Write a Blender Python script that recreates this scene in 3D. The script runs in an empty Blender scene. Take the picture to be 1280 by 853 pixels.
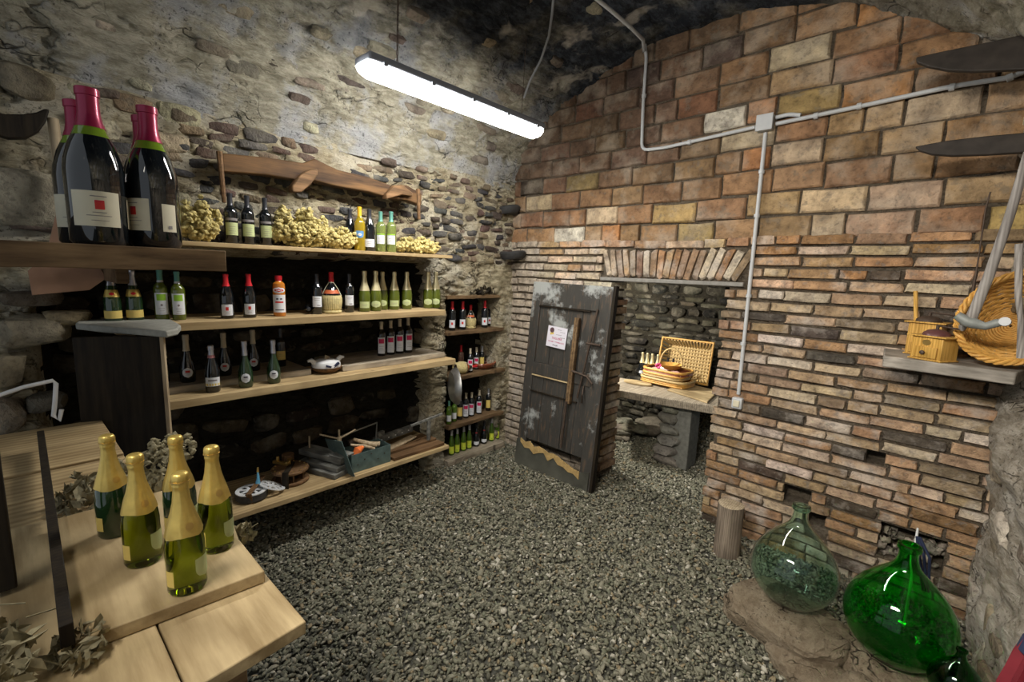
import bpy, math, random
import numpy as np
from mathutils import Vector, Matrix, Euler
R = math.radians
random.seed(7)
SC = bpy.context.scene
COL = SC.collection
# ------------------------------------------------------------------ camera
F = 580.0; H = 2.0
YAW = math.atan(520 / F); PITCH = math.atan(87 / F); ROLL = R(2.0)
fw0 = np.array([-math.sin(YAW), math.cos(YAW), 0]); rt0 = np.array([math.cos(YAW), math.sin(YAW), 0]); k0 = np.array([0, 0, 1.])
FW = fw0 * math.cos(PITCH) - k0 * math.sin(PITCH); up_ = k0 * math.cos(PITCH) + fw0 * math.sin(PITCH)
RT = rt0 * math.cos(ROLL) + up_ * math.sin(ROLL); UP = up_ * math.cos(ROLL) - rt0 * math.sin(ROLL)
CAM = np.array([0, 0, H])
cd = bpy.data.cameras.new('camera'); cam = bpy.data.objects.new('camera', cd); COL.objects.link(cam)
cd.lens = F / 1280 * 36; cd.sensor_width = 36; cd.clip_start = 0.02
cam.matrix_world = Matrix(((RT[0], UP[0], -FW[0], 0), (RT[1], UP[1], -FW[1], 0), (RT[2], UP[2], -FW[2], H), (0, 0, 0, 1)))
SC.camera = cam
# ------------------------------------------------------------------ world, exposure
w = bpy.data.worlds.new('world'); SC.world = w; w.use_nodes = True
w.node_tree.nodes['Background'].inputs[0].default_value = (0.86, 0.93, 1.0, 1)
w.node_tree.nodes['Background'].inputs[1].default_value = 0.24
SC.view_settings.view_transform = 'Standard'; SC.view_settings.look = 'None'
SC.view_settings.gamma = 1.0; SC.view_settings.use_curve_mapping = False
SC.view_settings.exposure = 0.98
SC.cycles.use_denoising = True
SC.cycles.max_bounces = 10; SC.cycles.transmission_bounces = 10; SC.cycles.sample_clamp_indirect = 4.0
TUBE_STRENGTH = 40.0
REAR_POWER = 26.0
BACK_POWER = 95.0
def area_light(name, loc, target, size, power, col):
    d = bpy.data.lights.new(name, 'AREA'); d.shape = 'RECTANGLE'; d.size, d.size_y = size; d.energy = power; d.color = col
    o = bpy.data.objects.new(name, d); COL.objects.link(o); o.location = loc
    o.rotation_euler = (Vector(target) - Vector(loc)).to_track_quat('-Z', 'Y').to_euler(); return o
# a second lamp further back in the cellar, behind the camera
area_light('rear_cellar_lamp', (-0.7, -0.8, 3.3), (-0.2, 3.3, 0.9), (1.5, 0.3), REAR_POWER, (1.0, 0.92, 0.80)).data.spread = R(95)
def point_light(name, loc, r, power, col):
    d = bpy.data.lights.new(name, 'POINT'); d.shadow_soft_size = r; d.energy = power; d.color = col
    o = bpy.data.objects.new(name, d); COL.objects.link(o); o.location = loc; return o
point_light('inner_room_lamp', (-3.1, 4.30, 1.85), 0.05, BACK_POWER, (1.0, 0.95, 0.85))

# ------------------------------------------------------------------ photo ray helpers (where a pixel's ray meets a real plane)
def ray(x, y): return FW * F + RT * (x - 640) - UP * (y - 426.5)
def on(x, y, n, d):
    r = ray(x, y); n = np.array(n, float); return Vector(CAM + r * ((d - n @ CAM) / (n @ r)))
def PZ(x, y, z): return on(x, y, (0, 0, 1), z)
def PX(x, y, v): return on(x, y, (1, 0, 0), v)
def PY(x, y, v): return on(x, y, (0, 1, 0), v)
WA = R(2.0); WN = Vector((math.sin(WA), math.cos(WA), 0)); WU = Vector((math.cos(WA), -math.sin(WA), 0)); WD = 3.75
def W(u, z, out=0.0): return WU * u + WN * (WD - out) + Vector((0, 0, z))
def PW(x, y, out=0.0): return on(x, y, tuple(WN), WD - out)

# ------------------------------------------------------------------ noise
def _h(i, j, k):
    n = (i * 374761393 + j * 668265263 + k * 2147483647 // 7 + 974634777) & 0xffffffff
    n = ((n ^ (n >> 13)) * 1274126177) & 0xffffffff
    return ((n ^ (n >> 16)) & 0xffff) / 65535.0
def vnoise(x, y, z):
    x, y, z = [np.asarray(a, float) for a in (x, y, z)]
    i, j, k = np.floor(x).astype(np.int64), np.floor(y).astype(np.int64), np.floor(z).astype(np.int64)
    f = [a - b for a, b in ((x, i), (y, j), (z, k))]; f = [t * t * (3 - 2 * t) for t in f]
    r = 0
    for a in (0, 1):
        for b in (0, 1):
            for c in (0, 1):
                r = r + _h(i + a, j + b, k + c) * (f[0] if a else 1 - f[0]) * (f[1] if b else 1 - f[1]) * (f[2] if c else 1 - f[2])
    return r * 2 - 1
def fbm(x, y, z, s=1.0, o=4):
    t = 0; a = 1.0; q = 0
    for _ in range(o):
        t = t + a * vnoise(x * s, y * s, z * s + 7.3 * _); q += a; a *= 0.5; s *= 2.03
    return t / q
def smooth(a, b, x):
    t = np.clip((x - a) / (b - a), 0, 1); return t * t * (3 - 2 * t)

# ------------------------------------------------------------------ materials
def newmat(name):
    m = bpy.data.materials.new(name); m.use_nodes = True; nt = m.node_tree; b = nt.nodes['Principled BSDF']; return m, nt, b
def N(nt, t, **kw):
    n = nt.nodes.new(t)
    for k, v in kw.items():
        if k.startswith('i'): n.inputs[int(k[1:])].default_value = v
        else: setattr(n, k, v)
    return n
def mixc(nt, fac, a, b, mode='MIX'):
    n = nt.nodes.new('ShaderNodeMix'); n.data_type = 'RGBA'; n.blend_type = mode
    for s, v in ((0, fac), (6, a), (7, b)):
        if isinstance(v, (int, float)): n.inputs[s].default_value = v
        elif isinstance(v, tuple): n.inputs[s].default_value = (*v[:3], 1)
        else: nt.links.new(v, n.inputs[s])
    return n.outputs[2]
def rampf(nt, src, lo, hi, a=0.0, b=1.0):
    n = nt.nodes.new('ShaderNodeMapRange'); nt.links.new(src, n.inputs[0])
    for i, v in zip((1, 2, 3, 4), (lo, hi, a, b)): n.inputs[i].default_value = v
    return n.outputs[0]
def coords(nt, kind='Object', scale=(1, 1, 1)):
    if kind == 'World': src = nt.nodes.new('ShaderNodeNewGeometry').outputs['Position']
    else: src = nt.nodes.new('ShaderNodeTexCoord').outputs[kind]
    if scale == (1, 1, 1): return src
    mp = nt.nodes.new('ShaderNodeMapping'); mp.inputs['Scale'].default_value = scale
    nt.links.new(src, mp.inputs[0]); return mp.outputs[0]
def noise(nt, vec, scale, detail=4, rough=0.55):
    n = N(nt, 'ShaderNodeTexNoise'); n.inputs['Scale'].default_value = scale; n.inputs['Detail'].default_value = detail
    n.inputs['Roughness'].default_value = rough; nt.links.new(vec, n.inputs['Vector']); return n.outputs['Fac']
def bump(nt, b, h, strength=0.4, dist=0.01):
    n = nt.nodes.new('ShaderNodeBump'); n.inputs['Strength'].default_value = strength; n.inputs['Distance'].default_value = dist
    nt.links.new(h, n.inputs['Height']); nt.links.new(n.outputs[0], b.inputs['Normal'])
def plain(name, c, rough=0.5, metal=0.0, coat=0.0, var=0.12, scale=25, bmp=0.1, trans=0.0, ior=1.45, emit=None, spec=0.5):
    m, nt, b = newmat(name)
    b.inputs['Roughness'].default_value = rough; b.inputs['Metallic'].default_value = metal; b.inputs['Coat Weight'].default_value = coat
    b.inputs['Transmission Weight'].default_value = trans; b.inputs['IOR'].default_value = ior
    b.inputs['Specular IOR Level'].default_value = spec
    if emit: b.inputs['Emission Color'].default_value = (*c, 1); b.inputs['Emission Strength'].default_value = emit
    if var:
        f = noise(nt, coords(nt), scale)
        nt.links.new(mixc(nt, f, tuple(x * (1 - var * 2) for x in c), tuple(min(1, x * (1 + var * 2)) for x in c)), b.inputs['Base Color'])
        if bmp: bump(nt, b, f, bmp, 0.003)
    else: b.inputs['Base Color'].default_value = (*c, 1)
    return m
def wood(name, dark, light, axis=1, grain=14, rough=0.7, knots=True, stain=None):
    m, nt, b = newmat(name); b.inputs['Roughness'].default_value = rough; b.inputs['Specular IOR Level'].default_value = 0.25
    sc = [grain] * 3; sc[axis] = grain * 0.09
    v = coords(nt, 'Object', tuple(sc)); a = noise(nt, v, 1.6, 6, 0.65); c2 = noise(nt, coords(nt, 'Object'), 2.2, 4)
    wv = N(nt, 'ShaderNodeTexWave'); wv.inputs['Scale'].default_value = 1.1; wv.inputs['Distortion'].default_value = 6; wv.inputs['Detail'].default_value = 3
    nt.links.new(v, wv.inputs['Vector'])
    f = mixc(nt, 0.16, a, wv.outputs['Fac'])
    col = mixc(nt, rampf(nt, f, 0.36, 0.64), tuple(x * .8 for x in dark), light)
    col = mixc(nt, rampf(nt, c2, 0.47, 0.66, 0, 0.6), col, stain or tuple(x * 0.55 for x in dark))
    if knots:
        vo = N(nt, 'ShaderNodeTexVoronoi'); vo.inputs['Scale'].default_value = 1.0
        nt.links.new(coords(nt, 'Object', tuple(0 if (i == 2 and axis != 2) else (9 if i != axis else 4.5) for i in range(3))), vo.inputs['Vector'])
        col = mixc(nt, rampf(nt, vo.outputs['Distance'], 0.05, 0.12, 0.75, 0), col, tuple(x * 0.25 for x in dark))
    nt.links.new(col, b.inputs['Base Color']); bump(nt, b, a, 0.35, 0.004); return m
def rubble(name, cols, soot=False, bloom=0.5, scale=6.0):
    """masonry plaster / mortar with pits; cols = dark crevice, mid, light"""
    m, nt, b = newmat(name); b.inputs['Roughness'].default_value = 0.95; b.inputs['Specular IOR Level'].default_value = 0.2
    p = coords(nt, 'World')
    n1 = noise(nt, p, scale * 0.45, 6, 0.6); n2 = noise(nt, coords(nt, 'World', (1.6, .8, 2.4)), scale * 1.7, 9, 0.72); n3 = noise(nt, p, scale * 9, 5, 0.6)
    col = mixc(nt, rampf(nt, n2, 0.40, 0.60), cols[1], cols[2])
    col = mixc(nt, rampf(nt, n1, 0.50, 0.62, 0, bloom), col, cols[3])
    vo = N(nt, 'ShaderNodeTexVoronoi', feature='DISTANCE_TO_EDGE'); vo.inputs['Scale'].default_value = scale * 0.9
    mx = nt.nodes.new('ShaderNodeVectorMath'); mx.operation = 'MULTIPLY_ADD'
    nn = N(nt, 'ShaderNodeTexNoise'); nn.inputs['Scale'].default_value = scale * 0.8; nn.inputs['Detail'].default_value = 3; nt.links.new(p, nn.inputs['Vector'])
    nt.links.new(nn.outputs['Color'], mx.inputs[0]); mx.inputs[1].default_value = (0.35, 0.35, 0.35)
    nt.links.new(coords(nt, 'World', (1, 0.6, 1.7)), mx.inputs[2]); nt.links.new(mx.outputs[0], vo.inputs['Vector'])
    n4 = noise(nt, p, scale * 0.6, 3)
    crev = N(nt, 'ShaderNodeMath', operation='MULTIPLY'); nt.links.new(rampf(nt, vo.outputs['Distance'], 0.0, 0.045, 0.75, 0), crev.inputs[0]); nt.links.new(rampf(nt, n4, 0.52, 0.66), crev.inputs[1])
    col = mixc(nt, crev.outputs[0], col, cols[0])
    pm = N(nt, 'ShaderNodeMath', operation='MULTIPLY'); nt.links.new(rampf(nt, n3, 0.33, 0.45, 0.85, 0), pm.inputs[0]); nt.links.new(rampf(nt, noise(nt, p, scale * .9, 4), .42, .56), pm.inputs[1]); pits = pm.outputs[0]; col = mixc(nt, pits, col, cols[0])
    if soot:
        sx = N(nt, 'ShaderNodeSeparateXYZ'); nt.links.new(p, sx.inputs[0])
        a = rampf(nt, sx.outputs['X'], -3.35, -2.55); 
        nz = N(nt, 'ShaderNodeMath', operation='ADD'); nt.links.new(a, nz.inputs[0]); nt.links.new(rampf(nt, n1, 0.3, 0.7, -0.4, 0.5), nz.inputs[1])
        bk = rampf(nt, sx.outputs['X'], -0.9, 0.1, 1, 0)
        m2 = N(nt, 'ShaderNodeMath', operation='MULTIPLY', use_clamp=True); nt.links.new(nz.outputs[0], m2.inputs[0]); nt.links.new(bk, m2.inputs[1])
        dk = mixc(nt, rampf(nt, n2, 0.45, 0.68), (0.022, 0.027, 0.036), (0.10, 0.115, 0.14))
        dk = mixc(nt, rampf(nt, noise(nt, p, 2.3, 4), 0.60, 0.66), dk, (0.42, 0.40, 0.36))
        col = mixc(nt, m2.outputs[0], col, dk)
    nt.links.new(col, b.inputs['Base Color'])
    ad = N(nt, 'ShaderNodeMath', operation='SUBTRACT'); nt.links.new(n2, ad.inputs[0]); nt.links.new(crev.outputs[0], ad.inputs[1])
    bump(nt, b, ad.outputs[0], 1.0, 0.045); return m
def tinted(name, rough=0.9, lime=0.35, limecol=(0.62, 0.56, 0.50), scale=14, dirt=0.5, bs=0.5):
    """masonry pieces: each piece's own colour (object colour) with grain, lime bloom and dirt"""
    m, nt, b = newmat(name); b.inputs['Roughness'].default_value = rough; b.inputs['Specular IOR Level'].default_value = 0.25
    oi = nt.nodes.new('ShaderNodeObjectInfo'); p = coords(nt, 'World')
    n1 = noise(nt, p, scale, 6, 0.65); n2 = noise(nt, p, scale * 0.35, 5, 0.6); n3 = noise(nt, p, scale * 4, 4, 0.7)
    col = mixc(nt, 1.0, oi.outputs['Color'], mixc(nt, rampf(nt, n1, 0.3, 0.7), (0.45, 0.42, 0.40), (1.35, 1.3, 1.2)), 'MULTIPLY')
    col = mixc(nt, rampf(nt, n2, 0.50, 0.66, 0, lime), col, limecol)
    col = mixc(nt, rampf(nt, n3, 0.31, 0.43, dirt * .7, 0), col, (0.05, 0.04, 0.03)); n5 = noise(nt, p, scale * 1.6, 5, 0.6); col = mixc(nt, rampf(nt, n5, 0.56, 0.64, 0, .5), col, tuple(x * .35 for x in limecol))
    nt.links.new(col, b.inputs['Base Color']); ad = N(nt, 'ShaderNodeMath', operation='ADD'); nt.links.new(n3, ad.inputs[0]); nt.links.new(n1, ad.inputs[1]); bump(nt, b, ad.outputs[0], min(1, bs * 1.5), 0.014); return m
M = {}
M['plaster'] = rubble('old_lime_plaster', [(0.035, 0.028, 0.018), (0.27, 0.225, 0.145), (0.52, 0.46, 0.32), (0.66, 0.63, 0.54)], bloom=0.55)
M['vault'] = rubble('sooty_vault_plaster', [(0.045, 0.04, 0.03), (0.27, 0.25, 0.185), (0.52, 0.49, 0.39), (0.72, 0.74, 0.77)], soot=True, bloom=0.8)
M['rightrock'] = rubble('grey_limed_rock', [(0.08, 0.065, 0.05), (0.30, 0.26, 0.20), (0.52, 0.47, 0.40), (0.60, 0.58, 0.54)], bloom=0.5, scale=7)
M['darkmortar_shade'] = rubble('dark_mortar_and_recess_shade', [(0.008, 0.007, 0.006), (0.022, 0.019, 0.014), (0.045, 0.04, 0.028), (0.075, 0.066, 0.045)], bloom=0.3, scale=8)  # painted shade inside the shelf recess and niche; dark mortar in the inner room
M['mortar'] = rubble('sandy_mortar', [(0.03, 0.025, 0.02), (0.13, 0.105, 0.075), (0.22, 0.18, 0.135), (0.30, 0.26, 0.21)], bloom=0.3, scale=16)
M['brick'] = tinted('old_brick', lime=0.55, limecol=(0.60, 0.54, 0.48))
M['block'] = tinted('old_brick_block', lime=0.45, limecol=(0.50, 0.43, 0.34), scale=9)
M['stone'] = tinted('rubble_stone', lime=0.30, limecol=(0.42, 0.38, 0.30), scale=11, dirt=0.6, bs=0.7)
M['w_pale'] = wood('pale_pine', (0.36, 0.25, 0.12), (0.55, 0.41, 0.22), 1, grain=8)
M['w_paleX'] = wood('pale_pine_across', (0.36, 0.26, 0.13), (0.60, 0.47, 0.27), 0, grain=8)
M['w_grey'] = wood('weathered_grey_wood', (0.24, 0.20, 0.15), (0.44, 0.38, 0.29), 1, grain=16)
M['w_greyX'] = wood('weathered_grey_slab', (0.24, 0.22, 0.19), (0.46, 0.42, 0.37), 0, grain=18)
M['w_beam'] = wood('dark_oak_beam', (0.10, 0.06, 0.03), (0.24, 0.155, 0.08), 1, grain=12)
M['w_brown'] = wood('brown_wood', (0.10, 0.055, 0.025), (0.22, 0.125, 0.06), 1, grain=18)
M['w_black'] = wood('blackened_wood', (0.012, 0.008, 0.005), (0.030, 0.022, 0.012), 2, grain=20, knots=False)
M['w_slate'] = wood('slate_grey_wood', (0.13, 0.13, 0.12), (0.27, 0.27, 0.245), 0, grain=16, knots=False)
M['w_log'] = wood('bark_log', (0.14, 0.11, 0.085), (0.30, 0.245, 0.19), 2, grain=22)
M['w_yoke'] = wood('worn_yoke_wood', (0.05, 0.027, 0.015), (0.17, 0.09, 0.035), 1, grain=12)
M['w_honey'] = wood('honey_varnished_wood', (0.48, 0.26, 0.05), (0.72, 0.44, 0.12), 2, grain=20, rough=0.35, knots=False)
M['w_tool'] = wood('pale_handle_wood', (0.34, 0.25, 0.15), (0.52, 0.42, 0.28), 2, grain=20, knots=False)
M['w_hoe'] = wood('grey_tool_wood', (0.20, 0.18, 0.17), (0.36, 0.34, 0.32), 2, grain=20, knots=False)
M['cutface'] = wood('sawn_log_end', (0.33, 0.26, 0.17), (0.50, 0.42, 0.30), 2, grain=20)
M['slate'] = plain('dark_slate', (0.035, 0.035, 0.036), 0.6, var=0.3, bmp=0.6)
M['blade'] = plain('black_rusty_blade', (0.030, 0.024, 0.020), 0.6, 0.2, var=0.45, scale=14, bmp=0.6)
M['iron'] = plain('rusted_iron', (0.09, 0.065, 0.05), 0.65, 0.6, var=0.3, bmp=0.5)
M['steel'] = plain('worn_steel', (0.45, 0.45, 0.44), 0.4, 0.9, var=0.15)
M['copper'] = plain('dull_copper_blade', (0.36, 0.22, 0.15), 0.5, 0.55, var=0.12, scale=12)
M['brass'] = plain('brass', (0.62, 0.42, 0.14), 0.35, 0.9)
M['conduit'] = plain('grey_plastic_conduit', (0.50, 0.52, 0.54), 0.45, var=0.05)
M['white'] = plain('white_enamel', (0.74, 0.76, 0.78), 0.3, coat=0.5, var=0.05)
M['blue'] = plain('blue_enamel', (0.12, 0.38, 0.58), 0.35, coat=0.4)
M['navy'] = plain('navy_cloth', (0.015, 0.022, 0.06), 0.8)
M['redcloth'] = plain('red_cloth', (0.15, 0.010, 0.018), 0.7, var=0.25, scale=12)
M['toolbox'] = plain('green_grey_painted_steel', (0.10, 0.15, 0.145), 0.5, 0.2, var=0.3, scale=18, bmp=0.3)
M['orange'] = plain('orange_plastic', (0.85, 0.20, 0.05), 0.4)
M['straw'] = plain('woven_straw', (0.50, 0.42, 0.20), 0.75, var=0.25, scale=60, bmp=0.5)
M['wicker'] = plain('golden_wicker', (0.62, 0.34, 0.08), 0.55, var=0.25, scale=40, bmp=0.4)
M['wickerpale'] = plain('pale_wicker', (0.50, 0.36, 0.16), 0.6, var=0.2, scale=40)
M['wickerred'] = plain('red_brown_wicker', (0.26, 0.07, 0.03), 0.45, coat=0.4, var=0.3, scale=40)
M['hops'] = plain('dried_hops', (0.50, 0.42, 0.17), 0.8, var=0.35, scale=70, bmp=0.2)
M['dryleaf'] = plain('dry_leaves', (0.26, 0.23, 0.14), 0.8, var=0.4, scale=50, bmp=0.2)
M['paper'] = plain('white_paper', (0.70, 0.68, 0.76), 0.8, var=0.03, scale=60, bmp=0)
M['ink'] = plain('black_ink', (0.03, 0.02, 0.04), 0.8, var=0)
M['inkred'] = plain('magenta_ink', (0.45, 0.04, 0.14), 0.8, var=0)
M['l_cream'] = plain('cream_label', (0.62, 0.58, 0.44), 0.7, var=0.05)
M['l_white'] = plain('white_label', (0.66, 0.68, 0.72), 0.7, var=0.04)
M['l_red'] = plain('red_print', (0.55, 0.03, 0.025), 0.6, var=0.05)
M['l_pink'] = plain('crimson_print', (0.55, 0.02, 0.10), 0.6, var=0.05)
M['l_green'] = plain('lime_print', (0.28, 0.52, 0.04), 0.6, var=0.1)
M['l_greenpale'] = plain('pale_green_label', (0.46, 0.52, 0.26), 0.6, var=0.05)
M['l_yellow'] = plain('yellow_label', (0.66, 0.50, 0.14), 0.6, var=0.06)
M['l_lemon'] = plain('lemon_label', (0.60, 0.68, 0.06), 0.6, var=0.06)
M['l_grey'] = plain('grey_print', (0.22, 0.20, 0.20), 0.7, var=0)
M['l_blue'] = plain('blue_print', (0.10, 0.25, 0.5), 0.6, var=0.05)
M['c_red'] = plain('red_foil', (0.60, 0.02, 0.03), 0.35, 0.2, var=0.05)
M['c_burgundy'] = plain('burgundy_foil', (0.30, 0.012, 0.06), 0.35, 0.3, coat=0.3, var=0.05)
M['c_gold'] = plain('gold_foil', (0.68, 0.50, 0.14), 0.38, 0.75, var=0.12, scale=30, bmp=0.5)
M['c_palegold'] = plain('pale_gold_foil', (0.66, 0.60, 0.38), 0.4, 0.6, var=0.1)
M['c_cream'] = plain('cream_foil', (0.56, 0.49, 0.36), 0.5, 0.2, var=0.08)
M['c_silver'] = plain('silver_foil', (0.62, 0.64, 0.72), 0.3, 0.85, var=0.1)
M['c_dark'] = plain('black_foil', (0.03, 0.032, 0.04), 0.35, 0.3, coat=0.3, var=0.1)
M['c_teal'] = plain('teal_foil', (0.12, 0.32, 0.26), 0.35, 0.3, var=0.1)
M['c_yellow'] = plain('yellow_foil', (0.75, 0.45, 0.03), 0.35, 0.2, var=0.05)
M['c_white'] = plain('white_foil', (0.6, 0.6, 0.62), 0.4, 0.2, var=0.05)
M['c_pink'] = plain('pink_band', (0.6, 0.25, 0.27), 0.5, var=0.05)
M['g_dark'] = plain('dark_wine_glass', (0.006, 0.008, 0.010), 0.06, coat=1.0, var=0)
M['g_green'] = plain('dark_green_glass', (0.012, 0.035, 0.012), 0.06, coat=1.0, var=0)
M['g_olive'] = plain('olive_bottle_glass', (0.085, 0.11, 0.012), 0.06, coat=1.0, var=0)
M['g_gold'] = plain('golden_wine_glass', (0.62, 0.45, 0.03), 0.05, coat=1.0, var=0, trans=0.6, ior=1.35)
M['g_pale'] = plain('pale_green_bottle_glass', (0.34, 0.42, 0.12), 0.05, coat=1.0, var=0, trans=0.6, ior=1.35)
M['g_bright'] = plain('bright_green_glass', (0.10, 0.20, 0.02), 0.05, coat=1.0, var=0, trans=0.3, ior=1.35)
M['g_neck'] = plain('yellow_green_neck_glass', (0.16, 0.26, 0.02), 0.06, coat=1.0, var=0)
M['g_amber'] = plain('amber_spirit_glass', (0.50, 0.17, 0.02), 0.08, coat=0.8, var=0)
M['g_rose'] = plain('rose_glass', (0.5, 0.3, 0.25), 0.05, coat=1.0, var=0, trans=0.6)
def glass(name, col, density, ior=1.45, rough=0.0):
    m, nt, b = newmat(name)
    b.inputs['Base Color'].default_value = (1, 1, 1, 1); b.inputs['Roughness'].default_value = rough
    b.inputs['Transmission Weight'].default_value = 1; b.inputs['IOR'].default_value = ior
    v = nt.nodes.new('ShaderNodeVolumeAbsorption'); v.inputs['Color'].default_value = (*col, 1); v.inputs['Density'].default_value = density
    nt.links.new(v.outputs[0], nt.nodes['Material Output'].inputs['Volume']); return m
M['gl_champ'] = glass('green_champagne_glass', (0.62, 0.68, 0.015), 60, 1.34)
M['gl_aqua'] = plain('aqua_demijohn_glass', (0.72, 0.92, 0.83), 0.02, var=0, trans=1.0, ior=1.42)
M['gl_emerald'] = plain('emerald_demijohn_glass', (0.07, 0.76, 0.10), 0.02, var=0, trans=1.0, ior=1.42)
M['gl_deep'] = plain('deep_green_demijohn_glass', (0.03, 0.40, 0.05), 0.02, var=0, trans=1.0, ior=1.42)
M['diffuser'] = plain('lamp_diffuser', (1.0, 0.965, 0.90), 0.5, var=0, emit=TUBE_STRENGTH)
M['housing'] = plain('grey_lamp_housing', (0.20, 0.22, 0.26), 0.5, var=0.05)
M['pebble'], _nt, _b = newmat('grey_gravel')
_g = _nt.nodes.new('ShaderNodeNewGeometry'); _r = _nt.nodes.new('ShaderNodeValToRGB'); _r.color_ramp.interpolation = 'CONSTANT'
for i, (p, c) in enumerate([(0, (.095, .092, .066)), (.16, (.13, .128, .092)), (.34, (.18, .176, .125)), (.52, (.225, .216, .16)), (.68, (.15, .155, .108)), (.80, (.28, .262, .20)), (.90, (.235, .19, .115)), (.955, (.44, .42, .35))]):
    e = _r.color_ramp.elements[i] if i < 2 else _r.color_ramp.elements.new(p)
    e.position = p; e.color = (*c, 1)
_nt.links.new(_g.outputs['Random Per Island'], _r.inputs[0])
_nt.links.new(mixc(_nt, 1.0, _r.outputs[0], mixc(_nt, noise(_nt, coords(_nt, 'World'), 90, 3), (.7, .7, .7), (1.25, 1.25, 1.25)), 'MULTIPLY'), _b.inputs['Base Color'])
_b.inputs['Roughness'].default_value = 0.75
M['earth'] = plain('dark_gravel_bed', (0.07, 0.07, 0.058), 0.95, var=0.3, scale=60, bmp=0.8)

# ------------------------------------------------------------------ mesh helpers
class MB:
    def __init__(s): s.v = []; s.f = []
    def add(s, vs, fs):
        n = len(s.v); s.v += [tuple(v) for v in vs]; s.f += [tuple(i + n for i in f) for f in fs]; return s
    def box(s, c, d, rot=None):
        x, y, z = [k / 2 for k in d]; vs = [Vector((a, b, e)) for a in (-x, x) for b in (-y, y) for e in (-z, z)]
        m = Euler(rot).to_matrix() if rot is not None and not isinstance(rot, Matrix) else rot
        if m is not None: vs = [m @ v for v in vs]
        return s.add([v + Vector(c) for v in vs], [(0, 1, 3, 2), (4, 6, 7, 5), (0, 4, 5, 1), (2, 3, 7, 6), (0, 2, 6, 4), (1, 5, 7, 3)])
    def tube(s, pts, r, n=8, caps=True):
        pts = [Vector(p) for p in pts]; rs = r if isinstance(r, (list, tuple)) else [r] * len(pts); vs = []; fs = []
        up = None
        for i, p in enumerate(pts):
            t = (pts[min(i + 1, len(pts) - 1)] - pts[max(i - 1, 0)])
            if t.length < 1e-9: t = Vector((0, 0, 1))
            t.normalize()
            if up is None: up = t.orthogonal().normalized()
            up = (up - t * up.dot(t)); up = up.normalized() if up.length > 1e-6 else t.orthogonal().normalized()
            w_ = t.cross(up)
            for k in range(n):
                a = 2 * math.pi * k / n; vs.append(p + (up * math.cos(a) + w_ * math.sin(a)) * rs[i])
        for i in range(len(pts) - 1):
            for k in range(n):
                fs.append((i * n + k, i * n + (k + 1) % n, (i + 1) * n + (k + 1) % n, (i + 1) * n + k))
        if caps: fs.append(tuple(range(n))[::-1]); fs.append(tuple((len(pts) - 1) * n + k for k in range(n)))
        return s.add(vs, fs)
    def lathe(s, prof, n=24, c=(0, 0, 0), close=True):
        vs = []; fs = []; c = Vector(c)
        for (r, z) in prof:
            for k in range(n):
                a = 2 * math.pi * k / n; vs.append(c + Vector((r * math.cos(a), r * math.sin(a), z)))
        for i in range(len(prof) - 1):
            for k in range(n):
                fs.append((i * n + k, i * n + (k + 1) % n, (i + 1) * n + (k + 1) % n, (i + 1) * n + k))
        if close: fs.append(tuple(range(n))[::-1]); fs.append(tuple((len(prof) - 1) * n + k for k in range(n)))
        return s.add(vs, fs)
    def prism(s, poly, z0, z1):
        n = len(poly); vs = [(x, y, z0) for x, y in poly] + [(x, y, z1) for x, y in poly]
        return s.add(vs, [tuple(range(n))[::-1], tuple(range(n, 2 * n))] + [(i, (i + 1) % n, n + (i + 1) % n, n + i) for i in range(n)])
    def xf(s, m):
        s.v = [tuple(m @ Vector(v)) for v in s.v]; return s
    def mesh(s, name, mat, smooth=True):
        me = bpy.data.meshes.new(name); me.from_pydata(s.v, [], s.f)
        me.materials.append(mat)
        if smooth:
            me.polygons.foreach_set('use_smooth', [True] * len(me.polygons))
            try: me.set_sharp_from_angle(angle=R(40))
            except Exception: pass
        me.update(); return me
    def build(s, name, mat, parent=None, smooth=True, bevel=0.0, loc=None):
        o = bpy.data.objects.new(name, s.mesh(name, mat, smooth)); COL.objects.link(o)
        if parent is not None: o.parent = parent
        if loc is not None: o.location = loc
        if bevel:
            b = o.modifiers.new('edge', 'BEVEL'); b.width = bevel; b.segments = 2; b.limit_method = 'ANGLE'
        return o
def tag(o, label=None, cat=None, group=None, kind=None):
    if label: o['label'] = label
    if cat: o['category'] = cat
    if group: o['group'] = group
    if kind: o['kind'] = kind
    return o
def thing(name, label, cat, loc=(0, 0, 0), rz=0.0, group=None, rot=None, scale=1.0):
    o = bpy.data.objects.new(name, None); COL.objects.link(o); o.empty_display_size = 0.05
    o.location = loc; o.rotation_euler = rot if rot is not None else (0, 0, rz); o.scale = (scale,) * 3
    return tag(o, label, cat, group)
def inst(me, name, parent, loc, rot=(0, 0, 0), scale=(1, 1, 1), color=None):
    o = bpy.data.objects.new(name, me); COL.objects.link(o); o.parent = parent
    o.location = loc; o.rotation_euler = rot; o.scale = scale
    if color: o.color = (*color, 1)
    return o
def copy_tree(root):
    c = root.copy(); COL.objects.link(c)
    for ch in root.children:
        d = ch.copy(); COL.objects.link(d); d.parent = c
        for g in ch.children:
            e = g.copy(); COL.objects.link(e); e.parent = d
    return c
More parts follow.
